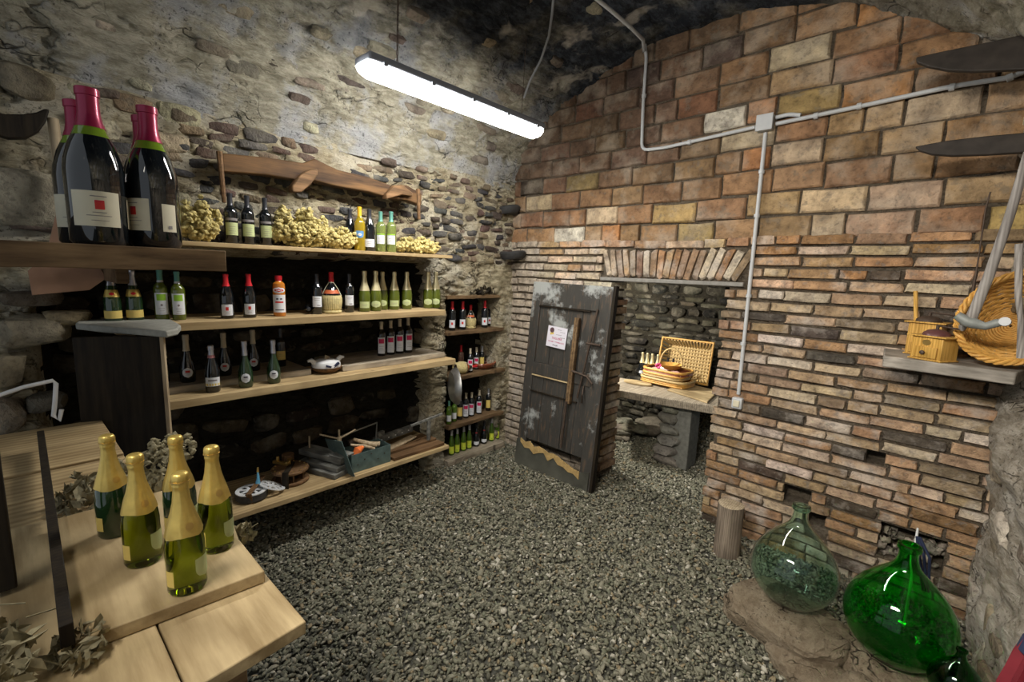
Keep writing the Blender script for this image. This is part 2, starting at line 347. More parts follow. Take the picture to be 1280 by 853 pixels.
def plank_mb(L, Wd, T, axis=1, seed=0, rough=0.004, n=14):
    """uneven plank centred at origin, long in axis (0 = x, 1 = y), top at z=0"""
    r = random.Random(seed); vs = []; fs = []
    ph = [r.uniform(0, 6) for _ in range(4)]
    for i in range(n + 1):
        t = i / n; l = (t - 0.5) * L + (r.uniform(-1, 1) * rough if i in (0, n) else 0)
        e1 = rough * math.sin(5 * t + ph[0]) + r.uniform(-.5, .5) * rough; e2 = rough * math.sin(7 * t + ph[1]) + r.uniform(-.5, .5) * rough
        for (a, z) in ((-Wd / 2 + e1, -T), (-Wd / 2 + e1, 0), (Wd / 2 + e2, 0), (Wd / 2 + e2, -T)):
            z += r.uniform(-.3, .3) * rough if z < 0 else 0
            vs.append((l, a, z) if axis == 0 else (a, l, z))
    for i in range(n):
        for k in range(4):
            q = (i * 4 + k, i * 4 + (k + 1) % 4, (i + 1) * 4 + (k + 1) % 4, (i + 1) * 4 + k); fs.append(q if axis == 1 else q[::-1])
    fs.append((0, 1, 2, 3)[::-1] if axis == 1 else (0, 1, 2, 3)); e = n * 4; fs.append((e, e + 1, e + 2, e + 3) if axis == 1 else (e + 3, e + 2, e + 1, e))
    m = MB(); m.add(vs, fs); return m

# ================================================================== THE SETTING
def grid_mesh(name, P, mat, kind='structure', parent=None):
    a, b = P.shape[:2]; me = bpy.data.meshes.new(name)
    idx = np.arange(a * b).reshape(a, b); q = np.stack([idx[:-1, :-1], idx[1:, :-1], idx[1:, 1:], idx[:-1, 1:]], -1).reshape(-1, 4)
    me.vertices.add(a * b); me.vertices.foreach_set('co', P.reshape(-1))
    me.loops.add(q.size); me.loops.foreach_set('vertex_index', q.reshape(-1).astype(np.int32))
    me.polygons.add(len(q)); me.polygons.foreach_set('loop_start', np.arange(0, q.size, 4, dtype=np.int32))
    me.update(calc_edges=True); me.polygons.foreach_set('use_smooth', np.ones(len(q), bool)); me.materials.append(mat)
    o = bpy.data.objects.new(name, me); COL.objects.link(o)
    if kind: o['kind'] = kind
    if parent: o.parent = parent
    return o
XL = -3.50
# left wall: height field over (y, z) with the shelf recess and the niche
def xwall(y, z):
    base = XL + 0.05 * smooth(1.9, 2.7, z) * smooth(1.6, 0.0, y) + 0.04 * fbm(y, z, 0 * y, 1.3, 3)
    zt = z + 0.10 * y; rg = 1 - np.abs(fbm(y * 0.8, zt * 2.2, 0 * y + 3, 4.5, 4)) * 2.2
    rough = 0.040 * fbm(y, zt * 1.7, 0 * y + 3, 5, 4) - 0.045 * smooth(0.80, 1.0, rg) * smooth(-.25, .15, fbm(y, z, 0 * y + 13, 1.5, 2)) + 0.014 * fbm(y, z, 0 * y + 9, 22, 3)
    ed = 0.035 * fbm(y, z, 0 * y + 5, 7, 3)
    rec = smooth(0.10, 0.22, y + ed) * smooth(2.74, 2.66, y + ed) * smooth(2.075, 2.0, z + ed * .5)
    nic = smooth(2.93, 2.97, y + ed * .3) * smooth(3.70, 3.64, y + (z - 1) * 0.0 + ed * .3) * smooth(1.735, 1.70, z) * smooth(0.03, 0.06, z)
    return base + rough - 0.42 * np.maximum(rec, 0) - 0.36 * nic
ys = np.arange(-0.9, 3.96, 0.013); zs = np.arange(-0.1, 2.92, 0.013)
Yg, Zg = np.meshgrid(ys, zs, indexing='ij')
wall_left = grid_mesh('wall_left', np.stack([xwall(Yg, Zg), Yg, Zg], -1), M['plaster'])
me_ = wall_left.data; me_.materials.append(M['darkmortar_shade']); _c = np.empty(len(me_.polygons) * 3); me_.polygons.foreach_get('center', _c); _c = _c.reshape(-1, 3)
me_.polygons.foreach_set('material_index', ((_c[:, 0] < -3.66) & ((_c[:, 1] < 2.9) | (_c[:, 0] < -3.80))).astype(np.int32))  # deep recess and niche faces take their shade from this dark colour
# vault
prof = [(-3.50, 2.86), (-3.47, 3.0), (-3.36, 3.25), (-3.20, 3.42), (-2.93, 3.60), (-2.45, 3.80), (-1.97, 3.90), (-1.40, 3.92), (-0.98, 3.86), (-0.45, 3.66), (-0.15, 3.48), (0.12, 3.28), (0.30, 3.0), (0.36, 2.7)]
def resample(pr, ds):
    pr = np.array(pr, float); d = np.r_[0, np.cumsum(np.hypot(*np.diff(pr, axis=0).T))]; t = np.arange(0, d[-1] + ds / 2, ds)
    q = np.stack([np.interp(t, d, pr[:, 0]), np.interp(t, d, pr[:, 1])], -1)
    k = np.ones(9) / 9
    for c in (0, 1): q[4:-4, c] = np.convolve(q[:, c], k, 'valid')
    return q
pq = resample(prof, 0.02); tn = np.gradient(pq, axis=0); tn /= np.linalg.norm(tn, axis=1)[:, None]; nrm = np.stack([tn[:, 1], -tn[:, 0]], -1)
yv = np.arange(-0.9, 4.0, 0.02)
S, Yv = np.meshgrid(np.arange(len(pq)), yv, indexing='ij'); bx, bz = pq[S, 0], pq[S, 1]
rg_ = 1 - np.abs(fbm(bx * 2.2, Yv * .8, bz * 2.2, 2.6, 4)) * 2.2
dsp = 0.06 * fbm(bx, Yv, bz, 1.6, 3) + 0.035 * fbm(bx * 1.5, Yv, bz * 1.5, 6, 5) - .04 * smooth(.82, 1, rg_) * smooth(-1.5, -3.0, bx)
dsp = dsp * smooth(0, 6, S)
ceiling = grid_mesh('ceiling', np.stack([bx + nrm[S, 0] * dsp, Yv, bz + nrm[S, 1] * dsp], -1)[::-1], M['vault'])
# right wall (rough limed rock), bulging out towards its foot
def xright(y, z):
    corner = 0.29 + 0.09 * smooth(2.4, 0.4, z)
    near = smooth(3.7, 2.6, y) * (1 - smooth(1.25, 1.45, z) * smooth(2.75, 2.45, z))
    corner = corner + 0.16 * smooth(3.72, 3.45, y) * smooth(1.25, 1.45, z) * smooth(2.75, 2.45, z)
    return corner + 0.10 * near - 0.02 * smooth(1.4, 0.4, z) * near + 0.07 * fbm(y, z, 0 * y + 1, 2.5, 3) + 0.055 * fbm(y, z, 0 * y + 2, 8, 5)
ys2 = np.arange(-0.9, 3.9, 0.016); zs2 = np.arange(-0.1, 3.25, 0.016); Y2, Z2 = np.meshgrid(ys2, zs2, indexing='ij')
wall_right = grid_mesh('wall_right', np.stack([xright(Y2, Z2), Y2, Z2], -1)[::-1], M['rightrock'])

def PV(px, py, off=0.03):
    r = ray(px, py); r = r / np.linalg.norm(r); t = .5
    while t < 9:
        p = CAM + r * t
        if p[2] > 2.9 and p[2] > float(np.interp(p[0], pq[:, 0], pq[:, 1])) - off - .05 or p[0] < -3.55: break
        t += .01
    return Vector(p)
# ---- piece meshes shared by bricks and stones
def brick_mesh(seed, mat, name, rough=0.06):
    r = random.Random(seed); vs = []; fs = []
    def ring(hx, hz, y, j):
        pts = [(-hx, -hz), (0, -hz), (hx, -hz), (hx, 0), (hx, hz), (0, hz), (-hx, hz), (-hx, 0)]
        return [(x + r.uniform(-j, j) * 0.4, y + r.uniform(-j, j) * 0.6, z + r.uniform(-j, j)) for x, z in pts]
    vs += ring(.5, .5, .5, 0) + ring(.5, .5, -.36, rough) + ring(.468, .42, -.5, rough)
    for k in range(2):
        for i in range(8): fs.append((k * 8 + i, k * 8 + (i + 1) % 8, k * 8 + 8 + (i + 1) % 8, k * 8 + 8 + i))
    vs.append((0, -.5 + r.uniform(-.08, .02), 0))
    for i in range(8): fs.append((16 + i, 16 + (i + 1) % 8, 24))
    fs.append(tuple(range(8))[::-1])
    return MB().add(vs, fs).mesh(name, mat, True)
BR = [brick_mesh(100 + i, M['brick'], 'brick', 0.08) for i in range(9)]
BL = [brick_mesh(200 + i, M['block'], 'block', 0.035) for i in range(9)]
def ico(sub=1):
    import bmesh
    bm = bmesh.new(); bmesh.ops.create_icosphere(bm, subdivisions=sub, radius=1.0)
    vs = [tuple(v.co) for v in bm.verts]; fs = [tuple(v.index for v in f.verts) for f in bm.faces]; bm.free(); return vs, fs
ICO1 = ico(1); ICO2 = ico(2)
def stone_mesh(seed, mat, name='stone', base=None, squash=0.6, jit=0.16):
    r = random.Random(seed); vs, fs = base or ICO2
    o = [r.uniform(0, 50) for _ in range(3)]; out = []
    A = np.array(vs); nz = fbm(A[:, 0] + o[0], A[:, 1] + o[1], A[:, 2] + o[2], 1.3, 2)
    for i, v in enumerate(vs):
        v = Vector(v); p = Vector([math.copysign(abs(c) ** squash, c) for c in v]); p *= 0.82 * (1 + jit * 2 * nz[i]); out.append(p)
    return MB().add(out, fs).mesh(name, mat, True)
def half_stone(seed, mat, name='stone'):
    """rounded rubble stone facing +X, open at the back where it sits in the wall"""
    vs, fs = ICO2; keep = [f for f in fs if sum(vs[i][0] for i in f) / 3 > -0.25]; used = sorted({i for f in keep for i in f}); mp = {u: k for k, u in enumerate(used)}
    return stone_mesh(seed, mat, name, ([vs[u] for u in used], [tuple(mp[i] for i in f) for f in keep]), 0.62, 0.2)
ST = [half_stone(300 + i, M['stone']) for i in range(10)]
RK = [stone_mesh(340 + i, M['stone'], 'rock', ICO2, 0.7, 0.22) for i in range(6)]
def jitcol(c, v=0.15):
    k = 1 + random.uniform(-v, v); return tuple(max(0.005, min(1, x * k * (1 + random.uniform(-.05, .05)))) for x in c)

# ---- brick wall
JL, JR = -2.35, -1.335            # opening in wall coordinates u (left and right jamb)
body = MB()
def wbox(mb, u0, u1, z0, z1, d0=0.0, d1=0.28):
    c = W((u0 + u1) / 2, (z0 + z1) / 2, -(d0 + d1) / 2); mb.box(c, (u1 - u0, d1 - d0, z1 - z0), (0, 0, -WA))
HOLES = [(-0.78, -0.60, 0.39, 0.52), (-0.60, -0.49, 0.27, 0.38), (-0.20, 0.12, 0.23, 0.46), (-0.33, -0.23, 0.83, 0.92)]
_cut = HOLES + [(JL - 0.03, JR + 0.03, -0.1, 1.97)]
_us = sorted({-4.05, 0.75} | {h[0] for h in _cut} | {h[1] for h in _cut}); _zs = sorted({-0.1, 4.1} | {h[2] for h in _cut} | {h[3] for h in _cut})
for _a, _b in zip(_us, _us[1:]):
    for _c0, _d0 in zip(_zs, _zs[1:]):
        if not any(h[0] < (_a + _b) / 2 < h[1] and h[2] < (_c0 + _d0) / 2 < h[3] for h in _cut): wbox(body, _a, _b, _c0, _d0, 0.014)
for h in HOLES: wbox(body, h[0] - .02, h[1] + .02, h[2] - .02, h[3] + .02, 0.16, 0.30)
wall_back = body.build('wall_back', M['mortar'], None, smooth=False); wall_back['kind'] = 'structure'
def arcz(u):   # vault height over the brick wall, in wall coordinates
    x = u + 0.131; return float(np.interp(x, pq[:, 0], pq[:, 1])) if x > -3.36 else float(np.interp(x, [-3.5, -3.36], [2.9, 3.25]))
holes = HOLES
bricks = []
def hit(u0, u1, z0, z1, rects):
    return any(u0 < b and u1 > a and z0 < d and z1 > c for a, b, c, d in rects)
def lowcol(u, z):
    r = random.random()
    if u < -2.35 and z > 0.4:
        c = (0.60, 0.55, 0.48) if r < 0.6 else (0.44, 0.32, 0.22)
    elif r < .34: c = (0.40, 0.285, 0.19)
    elif r < .52: c = (0.46, 0.36, 0.26)
    elif r < .66: c = (0.53, 0.45, 0.36)
    elif r < .78: c = (0.35, 0.23, 0.135)
    elif r < .87: c = (0.28, 0.21, 0.155)
    elif r < .94: c = (0.58, 0.52, 0.46)
    else: c = (0.10, 0.085, 0.075)
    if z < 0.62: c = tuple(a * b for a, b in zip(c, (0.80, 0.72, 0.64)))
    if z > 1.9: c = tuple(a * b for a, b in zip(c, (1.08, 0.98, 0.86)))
    return jitcol(c)
ARCH = (-2.46, -1.17, 1.93, 2.24)
z = 0.0; row = 0
while z < 2.27:
    h = random.uniform(0.054, 0.064); gap = random.uniform(0.015, 0.022)
    u = -3.72 - (0.14 if row % 2 else 0) + random.uniform(-.03, .03)
    tilt = 0.0
    while u < 0.42:
        L = random.choice([0.26, 0.27, 0.28, 0.29, 0.25, 0.15]) * random.uniform(.94, 1.06); u1 = u + L; a, b = u, u1
        ok = True; deep = 0.0
        if z < 1.95:
            if a < JL < b: b = JL + random.uniform(-.012, .02); deep = .28
            elif a < JR < b: a = JR + random.uniform(-.02, .015)
            elif a >= JL and b <= JR: ok = False
            elif a < JR and a >= JL: ok = False
            if b > JL and a < JL: deep = .28
            if b <= JL and b > JL - 0.05: deep = .28
            if deep: b = JL + random.uniform(-.012, .018)
            if ok and (b - a) < 0.045: ok = False
        if hit(a + .02, b - .02, z + .01, z + h - .01, [ARCH]):
            if a < ARCH[0] - .05: b = ARCH[0]
            elif b > ARCH[1] + .05: a = ARCH[1]
            else: ok = False
        pieces = [(a, b)]
        for (hu0, hu1, hz0, hz1) in holes:
            if z + h - .015 > hz0 and z + .015 < hz1:
                nx = []
                for (pa, pb_) in pieces:
                    if pb_ <= hu0 or pa >= hu1: nx.append((pa, pb_))
                    else:
                        if hu0 - pa > .03: nx.append((pa, hu0 + random.uniform(-.01, .012)))
                        if pb_ - hu1 > .03: nx.append((hu1 + random.uniform(-.012, .01), pb_))
                pieces = nx
        for (a, b) in pieces:
            b = min(b, 0.36)
            if ok and b - a > 0.035: bricks.append([a, b, z, z + h, deep, row])
        u = u1 + random.uniform(0.012, 0.02)
    z += h + gap; row += 1
bricks.sort(key=lambda t: (-(t[4] > 0), (W((t[0] + t[1]) / 2, t[2]) - Vector(CAM)).length))
far = MB()
def wave(u, z): return 0.010 * math.sin(u * 2.3 + z * 1.1) + 0.006 * math.sin(u * 5.1 + 1)
WROT = Matrix.Rotation(-WA, 4, 'Z')
for i, (a, b, z0, z1, deep, rw) in enumerate(bricks):
    c = (a + b) / 2; zc = (z0 + z1) / 2 + wave(c, z0); out = random.uniform(-.004, .010) + (random.random() < .1) * .008
    dep = 0.05 if not deep else 0.28
    loc = W(c, zc, 0.0 + out - dep / 2 + 0.006); tl = R(random.uniform(-.8, .8))
    if i < 285:
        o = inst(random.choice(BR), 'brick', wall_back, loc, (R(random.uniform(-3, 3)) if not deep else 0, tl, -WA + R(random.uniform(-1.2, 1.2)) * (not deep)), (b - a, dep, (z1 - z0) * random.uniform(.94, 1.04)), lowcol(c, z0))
    else:
        me = random.choice(BR); mt = Matrix.Translation(loc) @ Euler((0, tl, -WA)).to_matrix().to_4x4() @ Matrix.Diagonal((b - a, dep, z1 - z0, 1))
        far.add([mt @ v.co for v in me.vertices], [tuple(p.vertices) for p in me.polygons])
if far.v:
    o = far.build('brick_remainder', M['brick'], wall_back); o['kind'] = 'stuff'; o.color = (0.50, 0.44, 0.37, 1)
# upper blocks
z = 2.305; row = 0; nb = 0
def upcol(u, z):
    r = random.random()
    if r < .36: c = (0.30, 0.185, 0.105)
    elif r < .56: c = (0.37, 0.25, 0.15)
    elif r < .68: c = (0.27, 0.165, 0.10)
    elif r < .78: c = (0.40, 0.205, 0.095)
    elif r < .88: c = (0.50, 0.40, 0.29)
    elif r < .93: c = (0.07, 0.06, 0.05)
    else: c = (0.38, 0.29, 0.13)
    if u > -0.9 and random.random() < .45 and z < 3.1: c = tuple(x * .5 + y * .5 for x, y in zip(c, (0.50, 0.39, 0.27)))
    s = smooth(-0.7, -2.2, np.float64(u)) * smooth(2.35, 3.1, np.float64(z))   # darker towards the upper left corner, partly soot
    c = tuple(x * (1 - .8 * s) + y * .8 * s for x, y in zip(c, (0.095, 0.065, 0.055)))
    return jitcol(c, .18)
while z < 4.0:
    h = random.uniform(0.142, 0.155); u = -3.75 - (0.16 if row % 2 else 0) + random.uniform(-.04, .04)
    while u < 0.5:
        L = random.choice([.30, .32, .33, .34, .36, .18, .28]) if z > 2.3 else .28
        a, b = u, u + L
        if max(arcz(a), arcz(b)) > z + .02 and b < .62:
            c = (a + b) / 2; zc = z + h / 2 + wave(c, z) - 0.006
            col = upcol(c, z)
            if random.random() < .03: col = (0.6, 0.58, 0.52)
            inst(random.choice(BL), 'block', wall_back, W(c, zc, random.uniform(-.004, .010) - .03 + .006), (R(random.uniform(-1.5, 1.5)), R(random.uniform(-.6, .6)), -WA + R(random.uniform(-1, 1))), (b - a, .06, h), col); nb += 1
        u = b + random.uniform(.012, .02)
    z += h + random.uniform(.013, .019); row += 1
# flat arch of upright bricks, and the cement lintel strip below it
n = 19
for i in range(n):
    t = (i + .5) / n; u = -2.44 + t * 1.25; lean = R(-16 + 44 * t) + R(random.uniform(-3, 3)); wd = 1.25 / n * random.uniform(.72, .88)
    c = random.choice([(0.44, 0.30, 0.19), (0.40, 0.24, 0.14), (0.50, 0.42, 0.33), (0.30, 0.21, 0.15), (0.56, 0.48, 0.40)])
    inst(random.choice(BR), 'arch_brick', wall_back, W(u, 2.105, .004 - .028), (0, lean, -WA), (wd, .07, .235 / math.cos(lean) * .96), jitcol(c))
lm = MB(); wbox(lm, -2.47, -1.20, 1.945, 1.978, -0.02, 0.27); lm.build('lintel', plain('grey_cement', (0.26, 0.25, 0.23), 0.9, var=0.2, bmp=0.6), wall_back, bevel=.006)
# loose rubble in the hole at the foot of the wall
for i in range(26):
    s = random.uniform(.018, .042); inst(random.choice(ST), 'stone', wall_back, W(random.uniform(-.19, .11), random.uniform(.25, .40), -.06), (random.uniform(0, 3), random.uniform(0, 3), -1.5), (s, s * 1.2, s * .8), jitcol((0.33, 0.31, 0.27), .3))

# ---- stones in the left wall
def place_stones(parent, fn, y0, y1, z0, z1, hs, ws, cols, skip=None, prot=0.35, limit=280, xn=1, sc=(1, 1)):
    z = z0; k = 0
    while z < z1:
        h = random.uniform(*hs); y = y0 + random.uniform(-.1, 0)
        while y < y1:
            wd = random.uniform(*ws); c = y + wd / 2; zc = z + h / 2 + 0.02 * math.sin(c * 3)
            if not (skip and skip(c, zc)) and k < limit:
                x = float(fn(np.float64(c), np.float64(zc))); hh = h * random.uniform(.55, .95)
                inst(random.choice(ST), 'stone', parent, (x - 0.01 * xn, c, zc + random.uniform(-.01, .01)), (R(random.uniform(-8, 8)), R(random.uniform(-10, 10)), (0 if xn > 0 else math.pi) + R(random.uniform(-10, 10))), (min(wd, h) * prot * random.uniform(.6, 1.2), wd * .56 * sc[0], hh * .6 * sc[1]), jitcol(random.choice(cols), .22)); k += 1
            y += wd + random.uniform(.0, .02)
        z += h
    return k
dark = [(0.10, 0.082, 0.072), (0.075, 0.078, 0.085), (0.13, 0.092, 0.08), (0.17, 0.135, 0.10), (0.06, 0.062, 0.07), (0.24, 0.20, 0.14)]
tan = [(0.32, 0.28, 0.19), (0.40, 0.36, 0.26), (0.24, 0.20, 0.15), (0.45, 0.42, 0.32), (0.15, 0.12, 0.11), (0.30, 0.22, 0.15)]
place_stones(wall_left, xwall, 0.5, 3.78, 2.08, 2.86, (.05, .085), (.10, .23), dark, limit=238, prot=.5, sc=(1.0, 1.12), skip=lambda y, z: random.random() < (.35 if z > 2.6 and y < 2.4 else .04) + max(0, (1.0 - y)) * .3)
place_stones(wall_left, xwall, -0.1, 0.75, 1.95, 2.85, (.11, .22), (.16, .34), tan, limit=26, skip=lambda y, z: random.random() < .25)
rd = [(0.05, 0.04, 0.028), (0.08, 0.065, 0.042), (0.03, 0.027, 0.02)]  # recess stones, shade behind the shelves put into their colour
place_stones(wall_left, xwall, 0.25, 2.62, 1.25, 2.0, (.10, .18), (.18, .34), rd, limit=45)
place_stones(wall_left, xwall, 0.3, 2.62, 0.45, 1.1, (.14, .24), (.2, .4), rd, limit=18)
for (px_, py_, wy, hz, c) in [(45, 415, .20, .10, (.30, .27, .20)), (85, 398, .14, .05, (.36, .30, .19)), (40, 375, .16, .05, (.12, .10, .08)), (8, 465, .10, .12, (.32, .28, .20)), (10, 520, .09, .12, (.26, .22, .17)), (60, 505, .12, .06, (.10, .09, .07)), (5, 590, .10, .14, (.34, .30, .23)), (35, 250, .22, .18, (.38, .36, .29))]:
    p = PX(px_, py_, -3.42); inst(random.choice(ST), 'stone', wall_left, (-3.5, p.y, p.z), (0, 0, 0), (.12, wy * .9, hz), c)
# ---- stones breaking through the vault plaster
for i in range(46):
    s = random.randrange(9, 105); y = random.uniform(0.1, 3.4)
    if random.random() < .6: s = random.randrange(6, 50)
    p = pq[s]; nn = Vector((nrm[s, 0], 0, nrm[s, 1])); q = nn.to_track_quat('X', 'Z').to_euler()
    inst(random.choice(ST), 'stone', ceiling, (p[0] - nn.x * .005, y, p[1] - nn.z * .005), q, (.035, random.uniform(.06, .16), random.uniform(.025, .06)), jitcol(random.choice([(0.30, 0.27, 0.20), (0.12, 0.10, 0.09), (0.22, 0.20, 0.17), (0.40, 0.37, 0.30)])))
# ---- right wall rocks
place_stones(wall_right, xright, 2.2, 3.7, 0.0, 3.1, (.10, .26), (.12, .32), [(0.42, 0.38, 0.31), (0.30, 0.26, 0.20), (0.50, 0.47, 0.42), (0.25, 0.21, 0.16)], xn=-1, limit=45, prot=.22, skip=lambda y, z: random.random() < .55 or (1.2 < z < 2.7 and y < 3.65))

# ---- floor and gravel
fl = MB(); fl.add([(-4.2, -1.7, -.012), (1.2, -1.7, -.012), (1.2, 8.6, -.012), (-4.2, 8.6, -.012)], [(0, 1, 2, 3)])
floor = fl.build('floor', M['earth'], smooth=False); floor['kind'] = 'structure'
def gravel(name, x0, x1, y0, y1, n, size, seed, zoff=0.0, keep=None):
    g = np.random.default_rng(seed); vs, fs = ICO0; vs = np.array(vs); fs = np.array(fs)
    P = np.stack([g.uniform(x0, x1, n), g.uniform(y0, y1, n), g.uniform(-.004, .012, n) + zoff], -1)
    if keep is not None: P = P[keep(P)]
    n = len(P)
    ax = g.normal(size=(n, 4)); ax /= np.linalg.norm(ax, axis=1)[:, None]; qw, qx, qy, qz = ax.T
    Rm = np.stack([1 - 2 * (qy**2 + qz**2), 2 * (qx*qy - qz*qw), 2 * (qx*qz + qy*qw), 2 * (qx*qy + qz*qw), 1 - 2 * (qx**2 + qz**2), 2 * (qy*qz - qx*qw), 2 * (qx*qz - qy*qw), 2 * (qy*qz + qx*qw), 1 - 2 * (qx**2 + qy**2)], -1).reshape(n, 3, 3)
    sz = size * g.lognormal(0, .28, (n, 1)); sc = np.concatenate([sz * g.uniform(.8, 1.3, (n, 1)), sz * g.uniform(.5, .8, (n, 1)), sz * g.uniform(.3, .55, (n, 1))], 1)
    V = vs[None] * (1 + g.uniform(-.22, .22, (n, len(vs), 1))) * sc[:, None, :]
    V = np.einsum('nij,nkj->nki', Rm, V); V[:, :, 2] *= .7; V = V + P[:, None, :]
    Fc = fs[None] + (np.arange(n) * len(vs))[:, None, None]
    me = bpy.data.meshes.new(name); me.vertices.add(n * len(vs)); me.vertices.foreach_set('co', V.reshape(-1))
    L = Fc.reshape(-1).astype(np.int32); me.loops.add(len(L)); me.loops.foreach_set('vertex_index', L)
    me.polygons.add(len(L) // 3); me.polygons.foreach_set('loop_start', np.arange(0, len(L), 3, dtype=np.int32))
    me.update(calc_edges=True); me.materials.append(M['pebble'])
    o = bpy.data.objects.new(name, me); COL.objects.link(o); return o
t_ = (1 + 5 ** .5) / 2
ICO0 = ([tuple(Vector(v).normalized()) for v in [(-1, t_, 0), (1, t_, 0), (-1, -t_, 0), (1, -t_, 0), (0, -1, t_), (0, 1, t_), (0, -1, -t_), (0, 1, -t_), (t_, 0, -1), (t_, 0, 1), (-t_, 0, -1), (-t_, 0, 1)]],
        [(0, 11, 5), (0, 5, 1), (0, 1, 7), (0, 7, 10), (0, 10, 11), (1, 5, 9), (5, 11, 4), (11, 10, 2), (10, 7, 6), (7, 1, 8), (3, 9, 4), (3, 4, 2), (3, 2, 6), (3, 6, 8), (3, 8, 9), (4, 9, 5), (2, 4, 11), (6, 2, 10), (8, 6, 7), (9, 8, 1)])
def inview(P):
    d = P - CAM; z = d @ FW; u = 640 + F * (d @ RT) / np.maximum(z, .01); v = 426.5 - F * (d @ UP) / np.maximum(z, .01)
    return (z > .1) & (u > -350) & (u < 1650) & (v < 1350) & ((P[:, 1] < 3.84) | ((P[:, 0] < -.9)))
gr = gravel('gravel', -3.95, 0.5, 0.2, 4.4, 74000, 0.0150, 1, 0, inview)
tag(gr, 'grey crushed stone gravel covering the cellar floor', 'gravel', kind='stuff')
gr2 = gravel('gravel', -3.3, -1.0, 4.4, 5.9, 15000, 0.016, 2, 0, inview)
_v = np.empty(len(gr2.data.vertices) * 3); gr2.data.vertices.foreach_get('co', _v); _v = _v.reshape(-1, 3)
_v[:, 2] += 0.75 * np.clip(_v[:, 1] - 5.3, 0, 1) * smooth(-2.35, -2.1, _v[:, 0]); gr2.data.vertices.foreach_set('co', _v.reshape(-1))
gr2.data.materials[0] = M['pebble']; tag(gr2, 'pale gravel on the floor of the inner room beyond the doorway', 'gravel', kind='stuff')

# ---- inner room behind the opening
def yfar(x, z): return 5.75 + 0.04 * fbm(x, z, 0 * x + 4, 2, 3) + 0.03 * fbm(x, z, 0 * x + 8, 8, 4)
xs3 = np.arange(-4.2, -1.62, 0.03); zs3 = np.arange(-0.1, 2.7, 0.03); X3, Z3 = np.meshgrid(xs3, zs3, indexing='ij')
wall_far = grid_mesh('wall_far', np.stack([X3, yfar(X3, Z3), Z3], -1), M['darkmortar_shade'])
k = 0; z = 0.02
while z < 2.5:
    h = random.uniform(.055, .15); x = -3.35
    while x < -1.65:
        wd = random.uniform(.10, .40); c = x + wd / 2
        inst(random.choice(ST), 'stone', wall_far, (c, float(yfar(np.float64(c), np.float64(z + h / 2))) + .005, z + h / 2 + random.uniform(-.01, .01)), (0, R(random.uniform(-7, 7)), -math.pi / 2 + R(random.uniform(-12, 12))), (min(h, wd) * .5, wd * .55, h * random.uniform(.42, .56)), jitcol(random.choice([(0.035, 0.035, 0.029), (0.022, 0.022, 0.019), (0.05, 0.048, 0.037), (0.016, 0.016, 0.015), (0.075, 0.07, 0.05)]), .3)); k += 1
        x += wd + .01
    z += h * .97
inner = MB(); inner.box((-4.0, 5.0, 1.3), (.1, 2.0, 2.8)); ob = inner.build('wall_inner_left', M['darkmortar_shade'], smooth=False); ob['kind'] = 'structure'
inner = MB(); inner.box((-2.4, 6.0, 2.62), (4.4, 3.9, .1)); ob = inner.build('ceiling_inner', M['darkmortar_shade'], smooth=False); ob['kind'] = 'structure'
inner = MB(); inner.box((-0.3, 4.9, 1.3), (.1, 2.0, 2.8)); ob = inner.build('wall_inner_right', M['darkmortar_shade'], smooth=False); ob['kind'] = 'structure'

# ================================================================== SHELVES
def shelf_board(name, label, x0, x1, y0, y1, ztop, T, mat, seed, axis=1, cat='shelf', group=None, rz=0, rough=.004):
    L = (y1 - y0) if axis == 1 else (x1 - x0); Wd = (x1 - x0) if axis == 1 else (y1 - y0)
    o = plank_mb(L, Wd, T, axis, seed, rough).build(name, mat, None, bevel=.003)
    o.location = ((x0 + x1) / 2, (y0 + y1) / 2, ztop); o.rotation_euler = (0, 0, rz); return tag(o, label, cat, group)
Z1, Z2, Z3, Z3B, Z4, ZP = 2.112, 1.645, 1.195, 1.24, 0.385, 2.05
o = shelf_board('wall_shelf', 'thin pale pine shelf, topmost of the long shelves, under the wooden yoke', -3.60, -3.15, 0.45, 2.70, Z1, .026, M['w_pale'], 1); 
o.rotation_euler.x = R(.35)
shelf_board('wall_shelf', 'pale pine shelf, second from the top, holding red-capped and champagne bottles', -3.66, -3.15, 0.40, 2.63, Z2, .048, M['w_pale'], 2)
shelf_board('wall_shelf', 'pale pine shelf, third from the top, front board under the small white-labelled bottles', -3.62, -3.15, 0.57, 2.76, Z3, .05, M['w_pale'], 3)
shelf_board('raised_board', 'short grey-brown riser board under three cream-necked bottles', -3.75, -3.33, 0.58, 1.50, Z3B, .045, M['w_grey'], 4, cat='board', rough=.008)
shelf_board('raised_board', 'long weathered riser board under the four crimson-labelled bottles', -3.75, -3.26, 1.72, 2.72, Z3B, .045, M['w_grey'], 5, cat='board', rough=.008)
shelf_board('wall_shelf', 'lowest pale pine shelf carrying the reels, press and toolbox', -3.70, -3.15, 0.60, 2.70, Z4, .035, M['w_pale'], 6)
# niche shelves
for i, (zt, T, lab, fx) in enumerate([(1.745, .035, 'dark board capping the top of the bottle niche', -3.49), (1.385, .035, 'dark niche shelf holding the red-capped bottles', -3.47), (0.93, .04, 'dark niche shelf holding the straw flask lying down', -3.45), (0.43, .04, 'dark niche shelf just above the row of lemon-labelled bottles', -3.45)]):
    shelf_board('niche_shelf', lab, -3.86, fx, 2.94, 3.74, zt, T, M['w_beam'], 20 + i, rough=.007)
shelf_board('niche_ledge', 'low worn ledge at the foot of the niche under the lemon-labelled bottles', -3.86, -3.44, 2.93, 3.76, 0.065, .06, M['w_grey'], 30, cat='ledge', rough=.01)
